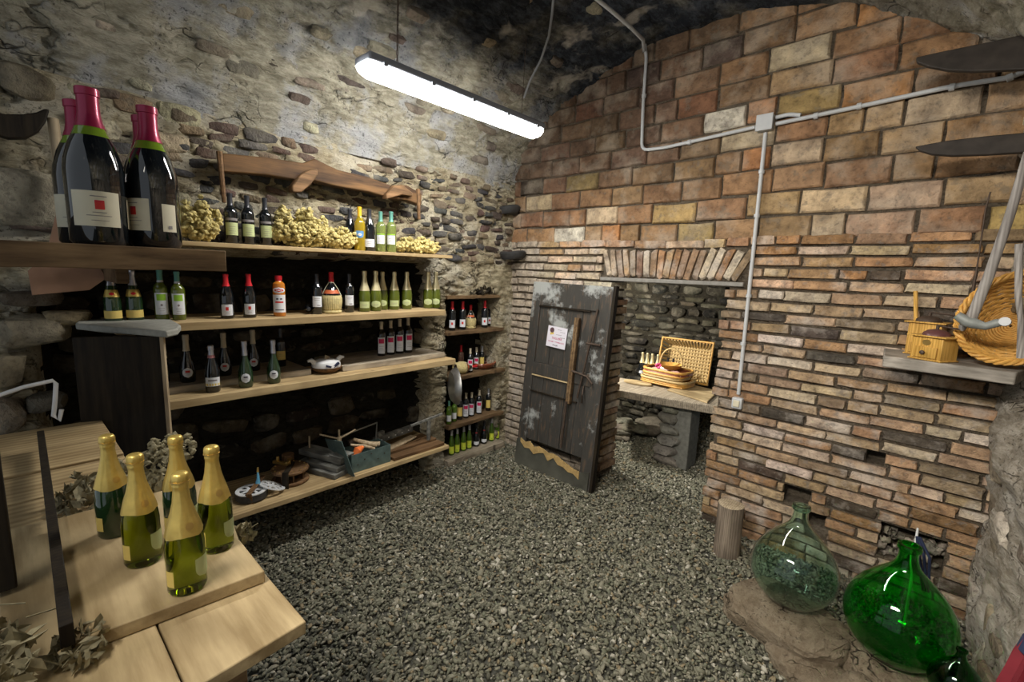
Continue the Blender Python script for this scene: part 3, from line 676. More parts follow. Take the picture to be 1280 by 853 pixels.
# thick plank with the giant bottles
o = shelf_board('thick_plank', 'thick dark oak plank carrying the giant wine bottles', -3.05, -2.55, -0.35, 0.755, ZP, .098, M['w_beam'], 8, cat='plank', rough=.007)
MBb = MB(); MBb.box((-3.2, .42, ZP - .14), (.5, .05, .07)); tag(MBb.build('bracket_beam', M['w_beam'], None, bevel=.004), 'short dark beam under the thick oak plank, running into the wall', 'beam')

# ================================================================== BOTTLES
PRO = {
 'bordeaux': (0.300, [(.0, 0), (.034, 0), (.0375, .006), (.0378, .185), (.0355, .200), (.026, .215), (.0165, .228), (.0142, .242), (.0138, .285), (.0152, .286), (.0152, .2995), (.0, .300)]),
 'burgundy': (0.295, [(.0, 0), (.036, 0), (.0405, .007), (.041, .140), (.039, .160), (.032, .190), (.0225, .215), (.0165, .235), (.0145, .250), (.0142, .280), (.0158, .281), (.0158, .2945), (.0, .295)]),
 'champagne': (0.320, [(.0, 0), (.040, 0), (.0445, .008), (.0445, .125), (.042, .150), (.034, .185), (.025, .215), (.0185, .245), (.0155, .270), (.0150, .285), (.0175, .287), (.0170, .298), (.0175, .312), (.014, .3195), (.0, .320)]),
 'prosecco': (0.310, [(.0, 0), (.039, 0), (.044, .010), (.046, .070), (.043, .105), (.032, .150), (.0215, .185), (.0165, .215), (.0145, .250), (.0142, .275), (.0165, .277), (.0165, .305), (.0, .310)]),
 'flute': (0.330, [(.0, 0), (.034, 0), (.0372, .007), (.0375, .140), (.036, .165), (.028, .210), (.0195, .250), (.0148, .280), (.0140, .315), (.0155, .316), (.0155, .3295), (.0, .330)]),
 'spirit': (0.300, [(.0, 0), (.040, 0), (.043, .006), (.043, .225), (.0405, .243), (.026, .255), (.0215, .262), (.0215, .270), (.0235, .271), (.0235, .299), (.0, .300)]),
}
def prof_r(kind, z):
    p = PRO[kind][1]; return float(np.interp(z, [q[1] for q in p[1:-1]], [q[0] for q in p[1:-1]]))
def patch_mb(kind, z0, z1, half, off, shape='rect', th0=0.0, n=14, m=8):
    """a label that follows the bottle; th0 = turn round the bottle, half = half angle"""
    mb = MB(); vs = []; fs = []
    for i in range(m + 1):
        t = i / m * 2 - 1; zz = (z0 + z1) / 2 + t * (z1 - z0) / 2
        hw = half * (math.sqrt(max(0.0, 1 - t * t)) if shape == 'oval' else 1)
        if shape == 'shield' and t < 0: hw = half * math.sqrt(max(0, 1 - t * t))
        r = prof_r(kind, zz) + off
        for k in range(n + 1):
            a = th0 + hw * (k / n * 2 - 1); vs.append((r * math.cos(a), r * math.sin(a), zz))
    for i in range(m):
        for k in range(n): q = i * (n + 1) + k; fs.append((q, q + 1, q + n + 2, q + n + 1))
    return mb.add(vs, fs)
PROTO = {}
def bottle(key, name, label, loc, rz, group=None, scale=1.0, cat='bottle', rot=None):
    """key names a recipe in SPEC; the first call builds it, later calls copy it part by part"""
    if key not in PROTO:
        kind, gl, seg, caps, labs = SPEC[key]; Ht, p = PRO[kind]
        t = thing(name, label, cat, loc, rz, group)
        MB().lathe(p, seg).build('glass_body', M[gl], t)
        for (nm, z0, z1, mt, off) in caps:
            zs_ = [z0] + [q[1] for q in p if z0 < q[1] < z1] + ([z1] if z1 < Ht else []); pr = [(prof_r(kind, z) + off, z) for z in zs_]
            if z1 >= Ht: pr = [(r, z) for r, z in pr if z < Ht - .001] + [(prof_r(kind, Ht - .0015) + off, Ht - .0008), (prof_r(kind, Ht - .0015) * .9, Ht + off * .8), (.0005, Ht + off)]
            MB().lathe(pr, seg, close=(z1 >= Ht)).build(nm, M[mt], t)
        for L in labs:
            (z0, z1, half, mt, shape), prints = L[:5], L[5] if len(L) > 5 else []
            th = L[6] if len(L) > 6 else 0.0
            lo = patch_mb(kind, z0, z1, half, .0010, shape, th).build('paper_label', M[mt], t)
            for (a0, b0, h0, m0, s0, t0) in prints:
                patch_mb(kind, a0, b0, h0, .0016, s0, th + t0, 6, 4).build('print', M[m0], lo)
        t['_k'] = 0; del t['_k']; PROTO[key] = t
    else:
        t = copy_tree(PROTO[key]); t.name = name; tag(t, label, cat)
        if group: t['group'] = group
        elif 'group' in t: del t['group']
    t.location = loc; t.rotation_euler = rot if rot is not None else (0, 0, rz); t.scale = (scale,) * 3
    return t
def txt_rows(zt, n, dz, half, m='l_grey', h=.0022, t0=0.0):
    return [(zt - i * dz, zt - i * dz + h, half * (1 - .25 * (i % 2)), m, 'rect', t0) for i in range(n)]
SPEC = {
 'giant': ('burgundy', 'g_dark', 40, [('capsule', .222, .295, 'c_burgundy', .0008), ('neck_glass_band', .205, .222, 'g_neck', .0002)],
     [(.034, .100, .80, 'l_cream', 'rect', [(.066, .083, .15, 'l_red', 'rect', .12), (.0795, .083, .15, 'l_pink', 'rect', .12)] + [(.0895, .0912, .26, 'l_grey', 'rect', .1), (.0595, .0608, .22, 'l_grey', 'rect', .1), (.0535, .0547, .40, 'l_grey', 'rect', .08), (.0445, .0455, .28, 'l_grey', 'rect', .1)]),
      (.034, .092, .30, 'l_cream', 'rect', [(.04, .047, .08, 'l_grey', 'rect', 0.0)], 1.55)]),
 'dark_plain': ('bordeaux', 'g_dark', 20, [('capsule', .225, .300, 'c_dark', .0006)], []),
 'cream_label': ('bordeaux', 'g_dark', 24, [('capsule', .225, .300, 'c_dark', .0006)], [(.050, .125, 1.0, 'l_greenpale', 'rect', txt_rows(.10, 4, .013, .5)), (.138, .152, .95, 'l_grey', 'rect', [])]),
 'white_low': ('burgundy', 'g_dark', 22, [('capsule', .225, .295, 'c_dark', .0006)], [(.03, .085, .95, 'l_white', 'rect', txt_rows(.065, 3, .012, .5))]),
 'golden': ('bordeaux', 'g_gold', 22, [('capsule', .235, .300, 'c_yellow', .0006)], [(.085, .135, .7, 'l_blue', 'shield', [(.10, .12, .35, 'l_white', 'oval', 0)])]),
 'teal_pale': ('bordeaux', 'g_pale', 22, [('capsule', .225, .300, 'c_teal', .0006)], [(.06, .125, .8, 'l_white', 'rect', [(.128, .135, .8, 'l_green', 'rect', 0)] + txt_rows(.10, 3, .012, .4))]),
 'gold_wrap': ('champagne', 'g_green', 24, [('foil', .225, .320, 'c_silver', .0008)], [(.022, .070, 1.3, 'l_yellow', 'rect', []), (.155, .200, 1.3, 'c_gold', 'rect', [(.165, .185, .35, 'c_red', 'oval', 0)])]),
 'lime_label': ('bordeaux', 'g_olive', 24, [('capsule', .24, .300, 'c_teal', .0006), ('capsule_band', .228, .24, 'c_white', .0007)], [(.035, .165, .95, 'l_white', 'rect', [(.120, .158, .62, 'l_green', 'rect', 0), (.085, .10, .16, 'l_grey', 'oval', 0)] + txt_rows(.07, 3, .014, .4))]),
 'red_cap': ('burgundy', 'g_dark', 24, [('capsule', .215, .295, 'c_red', .0008)], [(.022, .095, .85, 'l_white', 'rect', [(.055, .078, .20, 'l_red', 'rect', 0)] + txt_rows(.046, 3, .008, .4))]),
 'spirit': ('spirit', 'g_amber', 24, [('screw_cap', .262, .300, 'c_red', .001)], [(.030, .160, 1.2, 'l_white', 'rect', [(.125, .135, .18, 'ink', 'rect', -.30), (.125, .135, .18, 'ink', 'rect', .28), (.10, .112, .65, 'l_red', 'rect', 0), (.045, .052, .7, 'ink', 'rect', 0)]), (.172, .215, 1.1, 'l_white', 'oval', [(.180, .207, .75, 'l_red', 'oval', 0), (.189, .198, .45, 'l_white', 'oval', 0)])]),
 'grey_label': ('bordeaux', 'g_dark', 22, [('capsule', .225, .300, 'c_dark', .0006)], [(.055, .135, .95, 'l_white', 'rect', txt_rows(.118, 2, .012, .6) + [(.065, .070, .3, 'ink', 'rect', .3)])]),
 'champ': ('champagne', 'g_olive', 22, [('foil', .165, .320, 'c_palegold', .0008)], [(.030, .085, .9, 'l_greenpale', 'oval', txt_rows(.055, 2, .01, .4))]),
 'champ_sq': ('champagne', 'g_olive', 22, [('foil', .165, .320, 'c_palegold', .0008)], [(.030, .080, .9, 'l_greenpale', 'rect', txt_rows(.055, 2, .01, .5))]),
 'gold_neck': ('champagne', 'g_dark', 22, [('foil', .165, .320, 'c_gold', .0008)], [(.02, .085, .95, 'l_greenpale', 'shield', [])]),
 'cream_neck': ('prosecco', 'g_dark', 24, [('foil', .205, .310, 'c_cream', .0022)], [(.035, .100, .62, 'l_white', 'oval', [(.068, .082, .28, 'l_red', 'rect', 0)] + txt_rows(.062, 2, .009, .3))]),
 'silver_neck': ('prosecco', 'g_green', 24, [('foil', .215, .310, 'c_silver', .0022)], [(.035, .100, .62, 'l_white', 'oval', [(.070, .080, .26, 'ink', 'rect', 0)] + txt_rows(.062, 2, .009, .3))]),
 'pink_band': ('champagne', 'g_dark', 24, [('foil', .255, .320, 'c_silver', .0015), ('neck_band', .235, .255, 'c_pink', .002)], [(.045, .105, 1.1, 'l_white', 'rect', [(.048, .064, 1.1, 'l_yellow', 'rect', 0), (.080, .090, .6, 'l_grey', 'rect', 0)])]),
 'yellow_low': ('bordeaux', 'g_dark', 22, [('capsule', .225, .300, 'c_dark', .0006)], [(.055, .125, .95, 'l_yellow', 'rect', txt_rows(.11, 3, .012, .5))]),
 'crimson': ('bordeaux', 'g_dark', 22, [('cork_foil', .235, .300, 'c_cream', .0006)], [(.022, .165, .85, 'l_white', 'rect', [(.112, .152, .62, 'l_pink', 'rect', 0)] + txt_rows(.085, 3, .016, .5))]),
 'niche_red': ('bordeaux', 'g_dark', 18, [('capsule', .22, .300, 'c_red', .0006)], [(.030, .110, .85, 'l_white', 'rect', [(.06, .085, .25, 'l_red', 'rect', 0)])]),
 'rose': ('bordeaux', 'g_rose', 18, [('capsule', .22, .300, 'c_red', .0006)], [(.04, .10, .8, 'l_white', 'rect', [])]),
 'niche_yellow': ('bordeaux', 'g_dark', 18, [('capsule', .225, .300, 'c_silver', .0006)], [(.045, .150, .85, 'l_yellow', 'rect', [])]),
 'niche_lime': ('bordeaux', 'g_olive', 18, [('capsule', .25, .300, 'c_dark', .0006), ('capsule_band', .235, .25, 'c_white', .0007)], [(.03, .160, .9, 'l_white', 'rect', [(.115, .155, .7, 'l_green', 'rect', 0)])]),
 'niche_green': ('bordeaux', 'g_bright', 18, [('capsule', .24, .300, 'c_teal', .0006)], [(.04, .12, .8, 'l_white', 'rect', [])]),
 'lemon': ('flute', 'g_bright', 18, [('capsule', .265, .330, 'c_white', .0006)], [(.025, .120, .95, 'l_lemon', 'rect', [(.04, .055, .4, 'l_green', 'rect', 0)])]),
 'dark_white_low': ('champagne', 'g_dark', 18, [('capsule', .255, .320, 'c_dark', .0006)], [(.025, .075, .95, 'l_white', 'shield', []), (.19, .205, .5, 'l_red', 'oval', [])]),
 'far_cream': ('champagne', 'g_dark', 14, [('foil', .18, .320, 'c_palegold', .0006)], [(.03, .08, .8, 'l_white', 'oval', [])]),
 'far_white': ('bordeaux', 'g_dark', 14, [('capsule', .23, .300, 'c_dark', .0006)], [(.03, .13, .8, 'l_white', 'rect', [(.09, .11, .4, 'l_red', 'rect', 0)])]),
}
def topz(p, yt):   # real height of a thing standing at p whose top shows at photo row yt
    lo, hi = p.z, p.z + 1.0
    for _ in range(40):
        m = (lo + hi) / 2; d = np.array([p.x, p.y, m]) - CAM; zz = d @ FW; yy = 426.5 - F * (d @ UP) / zz
        if yy > yt: lo = m
        else: hi = m
    return lo - p.z
def facing(p, dz=0): return math.atan2(-p[1], -p[0]) + dz     # turn the label to the room
def stand(key, name, label, px, pyb, pyt, ztop, xr, group=None, dz=0.0):
    p = PZ(px, pyb, ztop)
    if not (xr[0] <= p.x <= xr[1]):
        x = min(max(p.x, xr[0]), xr[1]); q = PX(px, pyb, x); p = Vector((x, q.y, ztop))
    hgt = topz(p, pyt) if pyt else None; Ht = PRO[SPEC[key][0]][0]
    sc = min(max(hgt / Ht, .8), 1.2) if hgt else 1.0
    return bottle(key, name, label, (p.x, p.y, ztop + .001), facing(p, dz), group, sc)
# giants on the thick plank
gh = 0.625 / .295
for (x, y, s, lab, dz) in [(-2.66, 0.318, 1.0, 'giant burgundy-capped wine bottle with a red square on its label, standing near the shovel', -.05), (-2.70, 0.520, .985, 'giant burgundy-capped wine bottle standing in front near the end of the thick plank', -.98),
                       (-2.88, 0.300, .985, 'giant burgundy-capped wine bottle half hidden behind the one with the red square', -.5), (-2.90, 0.535, .985, 'giant burgundy-capped wine bottle tucked behind the one at the plank end', -.8)]:
    gb = bottle('giant', 'giant_wine_bottle', lab, (x, y, ZP + .002), facing((x, y), dz), 'giant bottles on the thick plank', gh * s); gb.scale = (gh * s * 1.14, gh * s * 1.14, gh * s)
bottle('dark_plain', 'wine_bottle', 'dark unlabelled bottle glimpsed between the two pairs of giant bottles', (-3.0, 0.42, ZP + .001), 0, None, 1.5)
# shelf 1
X1 = (-3.38, -3.22)
for px, b, t, l in [(290, 303, 242, 'dark bottle with pale green label, first of three, nearest the giant bottles'), (311, 305, 245, 'dark bottle with pale green label, middle one of the three on the top shelf'), (333, 306, 248, 'dark bottle with pale green label, last of three, beside the big bunch of hops')]:
    stand('cream_label', 'wine_bottle', l, px, b, t, Z1, (-3.34, -3.33), 'three pale-labelled bottles on the top shelf', .15)
for k, px, b, t, l, x in [('white_low', 438, 310, 262, 'dark bottle with low white label half hidden by hops on the top shelf', -3.38), ('golden', 450, 311, 259, 'golden white-wine bottle with yellow cap and blue label', -3.3), ('white_low', 462, 312, 262, 'dark bottle with low white label between golden and pale green bottles', -3.3),
                       ('teal_pale', 476, 312, 265, 'pale green bottle with teal cap standing next to the dark bottle', -3.3), ('teal_pale', 489, 312, 265, 'pale green bottle with teal cap at the end of the top shelf row', -3.3)]:
    stand(k, 'wine_bottle', l, px, b, t, Z1 + .003, (x, x + .001), 'mixed bottles on the top shelf')
# shelf 2
X2 = (-3.46, -3.24)
L2 = [('gold_wrap', 143, 407, 338, 'green sparkling bottle with gold collar, nearer the shovel, below the thick plank', -3.38), ('gold_wrap', 170, 407, 338, 'green sparkling bottle with gold collar, next to the lime-labelled pair', -3.38),
      ('lime_label', 204, 405, 338, 'white-wine bottle with lime and white label, hidden at its foot by the grey slab', -3.36), ('lime_label', 225, 404, 340, 'white-wine bottle with lime and white label standing on the end of the pine shelf', -3.32),
      ('red_cap', 285, 403, 343, 'red-capped dark bottle with red square label, the one nearer the lime-labelled bottles', -3.28), ('red_cap', 313, 401, 343, 'red-capped dark bottle with red square label, the one nearer the amber bottle', -3.28),
      ('spirit', 350, 398, 345, 'amber bottle with red screw cap and tall white label', -3.28),
      ('grey_label', 397, 396, 343, 'dark bottle with plain white label between lying bottle and straw flask', -3.3), ('grey_label', 437, 393, 343, 'dark bottle with plain white label between the straw flask and the champagne row', -3.33),
      ('champ_sq', 456, 391, 339, 'gold-foiled green champagne bottle with square label, first of its row, by the dark bottle', -3.33), ('champ', 470, 390.5, 339, 'gold-foiled green champagne bottle with round label, second in its row', -3.33), ('champ', 478.5, 388, 340, 'gold-foiled green champagne bottle standing back, third in its row', -3.42),
      ('champ_sq', 493, 388.5, 340, 'gold-foiled green champagne bottle with square label, fourth in its row', -3.38), ('champ', 508.5, 388, 340, 'gold-foiled green champagne bottle with round label, fifth in its row before the gap', -3.38),
      ('champ', 535, 387, 340, 'gold-foiled green champagne bottle beyond the gap, first of the end pair', -3.38), ('champ', 544.5, 386.5, 340, 'gold-foiled green champagne bottle at the very end of the second shelf', -3.38)]
for k, px, b, t, l, x in L2: stand(k, 'champagne_bottle' if 'champ' in k else 'wine_bottle', l, px, b, t, Z2, (x, x + .001), 'champagne bottles on the second shelf' if 'champ' in k else None)
# bottle lying on shelf 2
p = PX(390, 384, -3.30); bottle('grey_label', 'wine_bottle', 'dark bottle lying on its side beside the amber bottle', (-3.49, p.y + .06, Z2 + .039), 0, None, .8, rot=(0, R(90), R(-24)))
# shelf 3
X3r = (-3.66, -3.2)
L3 = [('gold_neck', 203, 485.5, 419, 'gold-necked bottle with pale shield label beside the tall dark panel', Z3B, -3.50), ('cream_neck', 236, 485, 419, 'cream-necked bottle with round red-print label, first from the dark panel', Z3B, -3.42), ('pink_band', 267, 495, 432, 'sparkling bottle with pink neck band and white-and-yellow label', Z3, -3.25),
      ('cream_neck', 282, 476, 417, 'cream-necked bottle behind and between the pink-banded and silver-capped ones', Z3B, -3.48), ('silver_neck', 308, 489, 427, 'silver-capped bottle with round white label next to the pink-banded one', Z3, -3.25), ('cream_neck', 318, 470, 413, 'cream-necked bottle half behind the first silver-capped bottle', Z3B, -3.52),
      ('silver_neck', 343, 484, 425.5, 'silver-capped bottle with round white label nearest the white pot', Z3, -3.25), ('yellow_low', 352, 464, 411, 'dark bottle with yellow label behind a silver-capped bottle', Z3B, -3.55)]
for k, px, b, t, l, z, x in L3: stand(k, 'wine_bottle', l, px, b, t, z, (x, x + .001))
for px, b, l in [(477, 447.6, 'crimson-and-white labelled bottle, first of the four on the riser board'), (488.5, 446, 'crimson-and-white labelled bottle, second of the four on the riser board'), (499.7, 444, 'crimson-and-white labelled bottle, third of the four on the riser board'), (510, 442.6, 'crimson-and-white labelled bottle, last of four, turned away by the stone pier')]:
    stand('crimson', 'wine_bottle', l, px, b, b - 45, Z3B, (-3.48, -3.479), 'four crimson-labelled bottles', .35 if px > 505 else 0)
# niche bottles
def nich(k, px, b, t, z, l, x=-3.58, g=None): stand(k, 'wine_bottle', l, px, b, t, z, (x, x + .001), g)
for px, t, x, l in [(565, 377, -3.58, 'red-capped bottle at the start of the top niche shelf'), (578, 377, -3.58, 'red-capped bottle just before the small straw flask in the niche'), (605.5, 376, -3.58, 'red-capped bottle just after the small straw flask in the niche'), (611.5, 378, -3.66, 'red-capped bottle half hidden in the top row of the niche'), (624, 376, -3.58, 'red-capped bottle alone at the corner end of the top niche shelf')]:
    nich('niche_red', px, t + 36, t, 1.386, l, x, 'red-capped bottles in the niche')
for k, px, t, x, l in [('rose', 576, 432, -3.72, 'rose wine bottle with red cap standing behind the lying straw flask'), ('crimson', 587.5, 436, -3.54, 'crimson-labelled bottle beside the lying straw flask'), ('crimson', 595, 435.5, -3.6, 'crimson-labelled bottle in the middle of the second niche shelf'), ('niche_yellow', 602, 433.5, -3.62, 'yellow-labelled bottle next to the red-brown basket')]:
    nich(k, px, t + 33, t, .931, l, x)
for k, px, t, x, l in [('niche_green', 561, 507, -3.52, 'green bottle behind the hanging pan, first on the third niche shelf'), ('niche_green', 567.5, 503, -3.55, 'green bottle with white label just past the hanging pan'), ('niche_yellow', 574.5, 493, -3.56, 'yellow-labelled bottle between green and crimson-labelled ones'), ('crimson', 582, 491.5, -3.56, 'crimson-labelled bottle on the third niche shelf, first of three'),
                       ('crimson', 589, 491, -3.56, 'crimson-labelled bottle on the third niche shelf, middle of three'), ('crimson', 598.5, 488, -3.56, 'crimson-labelled bottle on the third niche shelf, last of three'), ('niche_yellow', 610, 486, -3.58, 'yellow-labelled bottle next to the lime-labelled one in the niche'), ('niche_lime', 619, 483.5, -3.6, 'lime-and-white labelled bottle at the corner end of the niche')]:
    nich(k, px, t + 33, t, .431, l, x)
lem = 'lemon-labelled green bottles at the foot of the niche'
for k, px, b, t, l in [('lemon', 564, 583.4, 545, 'lemon-labelled slim bottle, first of the row of four in the niche foot'), ('lemon', 571, 580, 543, 'lemon-labelled slim bottle, second of the row of four in the niche foot'), ('lemon', 579, 576, 540, 'lemon-labelled slim bottle, third of the row of four in the niche foot'), ('lemon', 586, 573, 537.5, 'lemon-labelled slim bottle, fourth of the row beside a dark bottle'),
                       ('dark_white_low', 595, 568, 536, 'dark bottle with low white label next to the four lemon-labelled ones'), ('dark_white_low', 604.6, 565, 533, 'dark bottle with low white label next to the pair of lemon-labelled ones'), ('lemon', 614, 559, 528, 'lemon-labelled slim bottle after the dark ones, first of the end pair'), ('lemon', 621, 555, 525, 'lemon-labelled slim bottle in the very corner of the niche foot')]:
    stand(k, 'wine_bottle', l, px, b, t, .066, (-3.56, -3.559), lem if k == 'lemon' else None)

# straw flasks
def fiasco(name, label, loc, rz=0, rot=None, s=1.0):
    t = thing(name, label, 'flask', loc, rz, None, rot, s)
    MB().lathe([(.0, .01), (.05, .012), (.068, .06), (.069, .11), (.058, .145), (.038, .175), (.021, .205), (.015, .225), (.0145, .285), (0, .285)], 28).build('glass_body', M['g_dark'], t)
    st = MB(); n = 30; prz = [(.052, .0), (.066, .03), (.0725, .07), (.0725, .105), (.066, .128)]; vs = []; fs = []
    for r, z in prz:
        for k in range(n * 2): a = math.pi * k / n; rr = r + (.0016 if k % 2 else -.0006); vs.append((rr * math.cos(a), rr * math.sin(a), z + .006))
    for i in range(len(prz) - 1):
        for k in range(n * 2): fs.append((i * n * 2 + k, i * n * 2 + (k + 1) % (n * 2), (i + 1) * n * 2 + (k + 1) % (n * 2), (i + 1) * n * 2 + k))
    st.add(vs, fs); st.build('straw_cover', M['straw'], t, smooth=False)
    b = MB(); b.tube([(.058 * math.cos(a), .058 * math.sin(a), .012) for a in np.linspace(0, 2 * math.pi, 25)], .013, 8, False); b.build('straw_base', M['straw'], t)
    c = MB()
    for sgn in (-1, 1): c.tube([(0.01, sgn * .068, .13), (0.008, sgn * .045, .18), (.004, sgn * .017, .226)], .0025, 6)
    c.tube([(.017 * math.cos(a), .017 * math.sin(a), .228) for a in np.linspace(0, 2 * math.pi, 17)], .003, 6, False); c.build('carrying_cord', M['l_cream'], t)
    MB().lathe([(.0165, .232), (.0165, .285), (.0175, .288), (.0175, .298), (.012, .303), (.0004, .304)], 20).build('capsule', M['c_red'], t)
    MB().lathe([(.0575, .146), (.047, .163), (.040, .173)], 24, close=False).build('shoulder_label', plain('rust_label', (.45, .10, .03), .6, var=.05), t)
    return t
p = PX(415, 394, -3.31); fiasco('straw_flask', 'red-capped straw-covered flask standing between two dark bottles', (-3.31, p.y, Z2 + .001), facing(p), s=1.0)
p = PX(588, 409, -3.62); fiasco('straw_flask', 'small red-capped straw flask among the red-capped bottles in the niche', (-3.62, p.y, 1.387), 0, s=.82)
p = PX(580, 463, -3.52); fiasco('straw_flask', 'straw-covered flask lying on its side on the niche shelf', (-3.55, p.y - .10, .931 + .062), 0, (R(-90), 0, R(-12)), .88)

# foreground champagne bottles, translucent green with long gold foil
def champagne_big(label, loc, rz, s, filled):
    t = thing('champagne_bottle', label, 'bottle', loc, rz, 'gold-foiled champagne bottles on the plank bench', None, s)
    p = PRO['champagne'][1]
    if filled: MB().lathe(p, 40).build('glass_body', M['gl_champ'] if filled == 1 else M['g_green'], t)
    f = []
    for z in np.linspace(.158, .283, 14): f.append((prof_r('champagne', z) + .0022, z))
    f += [(.0185, .286), (.0190, .292), (.0182, .299), (.0200, .303), (.0202, .312), (.0188, .319), (.0150, .3225), (.006, .3235), (.0005, .3236)]
    mb = MB().lathe(f, 40, close=False); v2 = []; o_ = random.uniform(0, 9)
    for (x, y, z) in mb.v:
        a = math.atan2(y, x); k = 1 + .018 * math.sin(a * 7 + o_) * (1 if z < .28 else .6) + .02 * math.sin(a * 13 + z * 60); v2.append((x * k, y * k, z + (.003 * math.sin(a * 3 + o_) if z < .16 else 0)))
    mb.v = v2; fo = mb.build('gold_foil', M['c_gold'], t)
    w_ = MB(); w_.tube([(.0205 * math.cos(a), .0205 * math.sin(a), .3005 + .0012 * math.sin(6 * a)) for a in np.linspace(0, 2 * math.pi, 25)], .0011, 5, False); w_.build('wire_ring', M['brass'], fo)
    patch_mb('champagne', .035, .093, .62, .0012, 'shield', 1.05).build('paper_label', M['l_greenpale'], t)
    patch_mb('champagne', .028, .072, .28, .0012, 'rect', -.95).build('paper_label', M['l_yellow'], t)
    patch_mb('champagne', .176, .196, .24, .0048, 'oval', .35).build('foil_seal', M['brass'], t)
    return t
BZ = 1.222
for (px, b, tt, lab, fl_) in [(145, 678, 543, 'dark gold-foiled champagne bottle standing in front of the tall dark panel', 2), (180, 713, 567, 'translucent gold-foiled champagne bottle between the panel-side one and the foremost one', 1), (228, 678, 543, 'dark gold-foiled champagne bottle at the back of the five, near the white reel', 2),
                              (235, 746, 590, 'foremost of the five translucent gold-foiled champagne bottles, nearest the plank edge', 1), (272, 696, 560, 'translucent gold-foiled champagne bottle closest to the gravel side of the bench', 1)]:
    p = PZ(px, b - 12, BZ); h = topz(Vector((p.x, p.y, BZ)), tt + 3)
    champagne_big(lab, (p.x, p.y, BZ + .001), facing(p), min(max(h / .323, .9), 1.12), fl_)

# ================================================================== PLANK BENCH IN FRONT OF THE CAMERA
def poly_board(name, label, pts, ztop, T, mat, cat='board', group=None, bevel=.003):
    c = Vector((sum(p[0] for p in pts) / len(pts), sum(p[1] for p in pts) / len(pts), ztop))
    a = sum(pts[i][0] * pts[(i + 1) % len(pts)][1] - pts[(i + 1) % len(pts)][0] * pts[i][1] for i in range(len(pts)))
    if a < 0: pts = pts[::-1]
    o = MB().prism([(x - c.x, y - c.y) for x, y in pts], -T, 0).build(name, mat, None, bevel=bevel, loc=c); return tag(o, label, cat, group)
q = lambda x, y, z: tuple(PZ(x, y, z)[:2])
poly_board('bench_board', 'knotty pine board on top of the bench, under the champagne bottles', [q(298, 673, BZ), q(331, 714, BZ), q(93, 803, BZ), (-1.86, .052), (-1.86, .47), (-1.6, .44)], BZ, .032, M['w_paleX'])
ZL = 1.188
poly_board('bench_board', 'wide pine board lying under the knotty one, its end overhanging the gravel', [(-.975, .412), (-1.95, .412), (-1.95, .179), (-.955, .179)], ZL, .032, M['w_paleX'])
poly_board('bench_board', 'pine board at the bench edge below the champagne bottles, beside the wider one', [(-.94, .175), (-1.95, .175), (-1.95, -.06), (-.90, -.06)], ZL, .032, M['w_paleX'])
zs_ = 1.186
for i, (x0, x1, lab) in enumerate([(-3.05, -2.72, 'farthest pale board of the bench behind the dark slat'), (-2.715, -2.44, 'second pale board of the bench counted from the white rod'), (-2.435, -2.18, 'third pale board of the bench counted from the white rod'), (-2.175, -1.955, 'fourth pale board of the bench, beside the foot of the dark panel')]):
    poly_board('bench_board', lab, [(x0, -.3), (x1, -.3), (x1, .30), (x0, .30)], zs_ + random.uniform(-.012, .008), .03, M['w_pale'])
m_ = MB(); a, b = PZ(53, 560, 1.20), PZ(86, 812, 1.22); a.z = 1.20; b.z = 1.20
d_ = (b - a).normalized(); m_.box((0, 0, .025), ((b - a).length, .022, .05)); sl = m_.build('dark_batten', M['w_black'], None, bevel=.002, loc=(a + b) / 2 + Vector((0, 0, .025))); sl.rotation_euler = (0, 0, math.atan2(d_.y, d_.x)); tag(sl, 'narrow dark slat standing on edge across the pale bench boards', 'batten')
for i, (x, y, lab) in enumerate([(-1.3, .33, 'squared post holding up the bench under its gravel-side corner'), (-2.9, .12, 'squared post holding up the bench below the dark panel')]):
    m_ = MB(); m_.box((0, 0, .577), (.08, .08, 1.154)); tag(m_.build('bench_post', M['w_beam'], None, bevel=.004, loc=(x, y, 0)), lab, 'post')
# dark post and grey stave at the photo's left edge
m_ = MB(); m_.box((0, 0, .19), (.05, .055, .38)); tag(m_.build('dark_post', M['w_black'], None, bevel=.004, loc=(-1.58, -.055, 1.20)), 'dark upright post at the bench edge above the dry leaves', 'post')
m_ = MB(); m_.tube([(0, 0, 0), (-.02, -.01, .24)], [.018, .014], 10); tag(m_.build('grey_stave', M['w_hoe'], None, loc=(-1.38, -.075, 1.20)), 'slim grey stave beside the dark upright post', 'stave')

# tall dark panel (side of a box) with its slab
pr_ = Vector((-2.92, .545)); ph = R(24); pl_ = pr_ - Vector((math.sin(ph), math.cos(ph))) * .345
cab = thing('tall_panel', 'tall dark wooden panel with a pale front edge beside the shelves', 'panel', ((pr_.x + pl_.x) / 2, (pr_.y + pl_.y) / 2, .70), -ph)
m_ = MB(); m_.box((0, 0, .455), (.03, .345, .91)); m_.build('board', M['w_black'], cab, bevel=.002)
m_ = MB(); m_.box((-.002, .1725 + .008, .455), (.036, .016, .91)); m_.build('edge_strip', M['w_tool'], cab, bevel=.001)
m_ = MB(); m_.box((-.13, .0, -.35), (.24, .28, .70)); m_.build('foot_block', M['w_black'], cab, bevel=.004)
pts = [(-3.20, .13), (-2.98, .19), (-2.86, .30), (-2.78, .45), (-2.80, .58), (-2.86, .66), (-3.0, .69), (-3.24, .62), (-3.30, .4)]
pts2 = [tuple(PZ(x, y, 1.655)[:2]) for x, y in []]
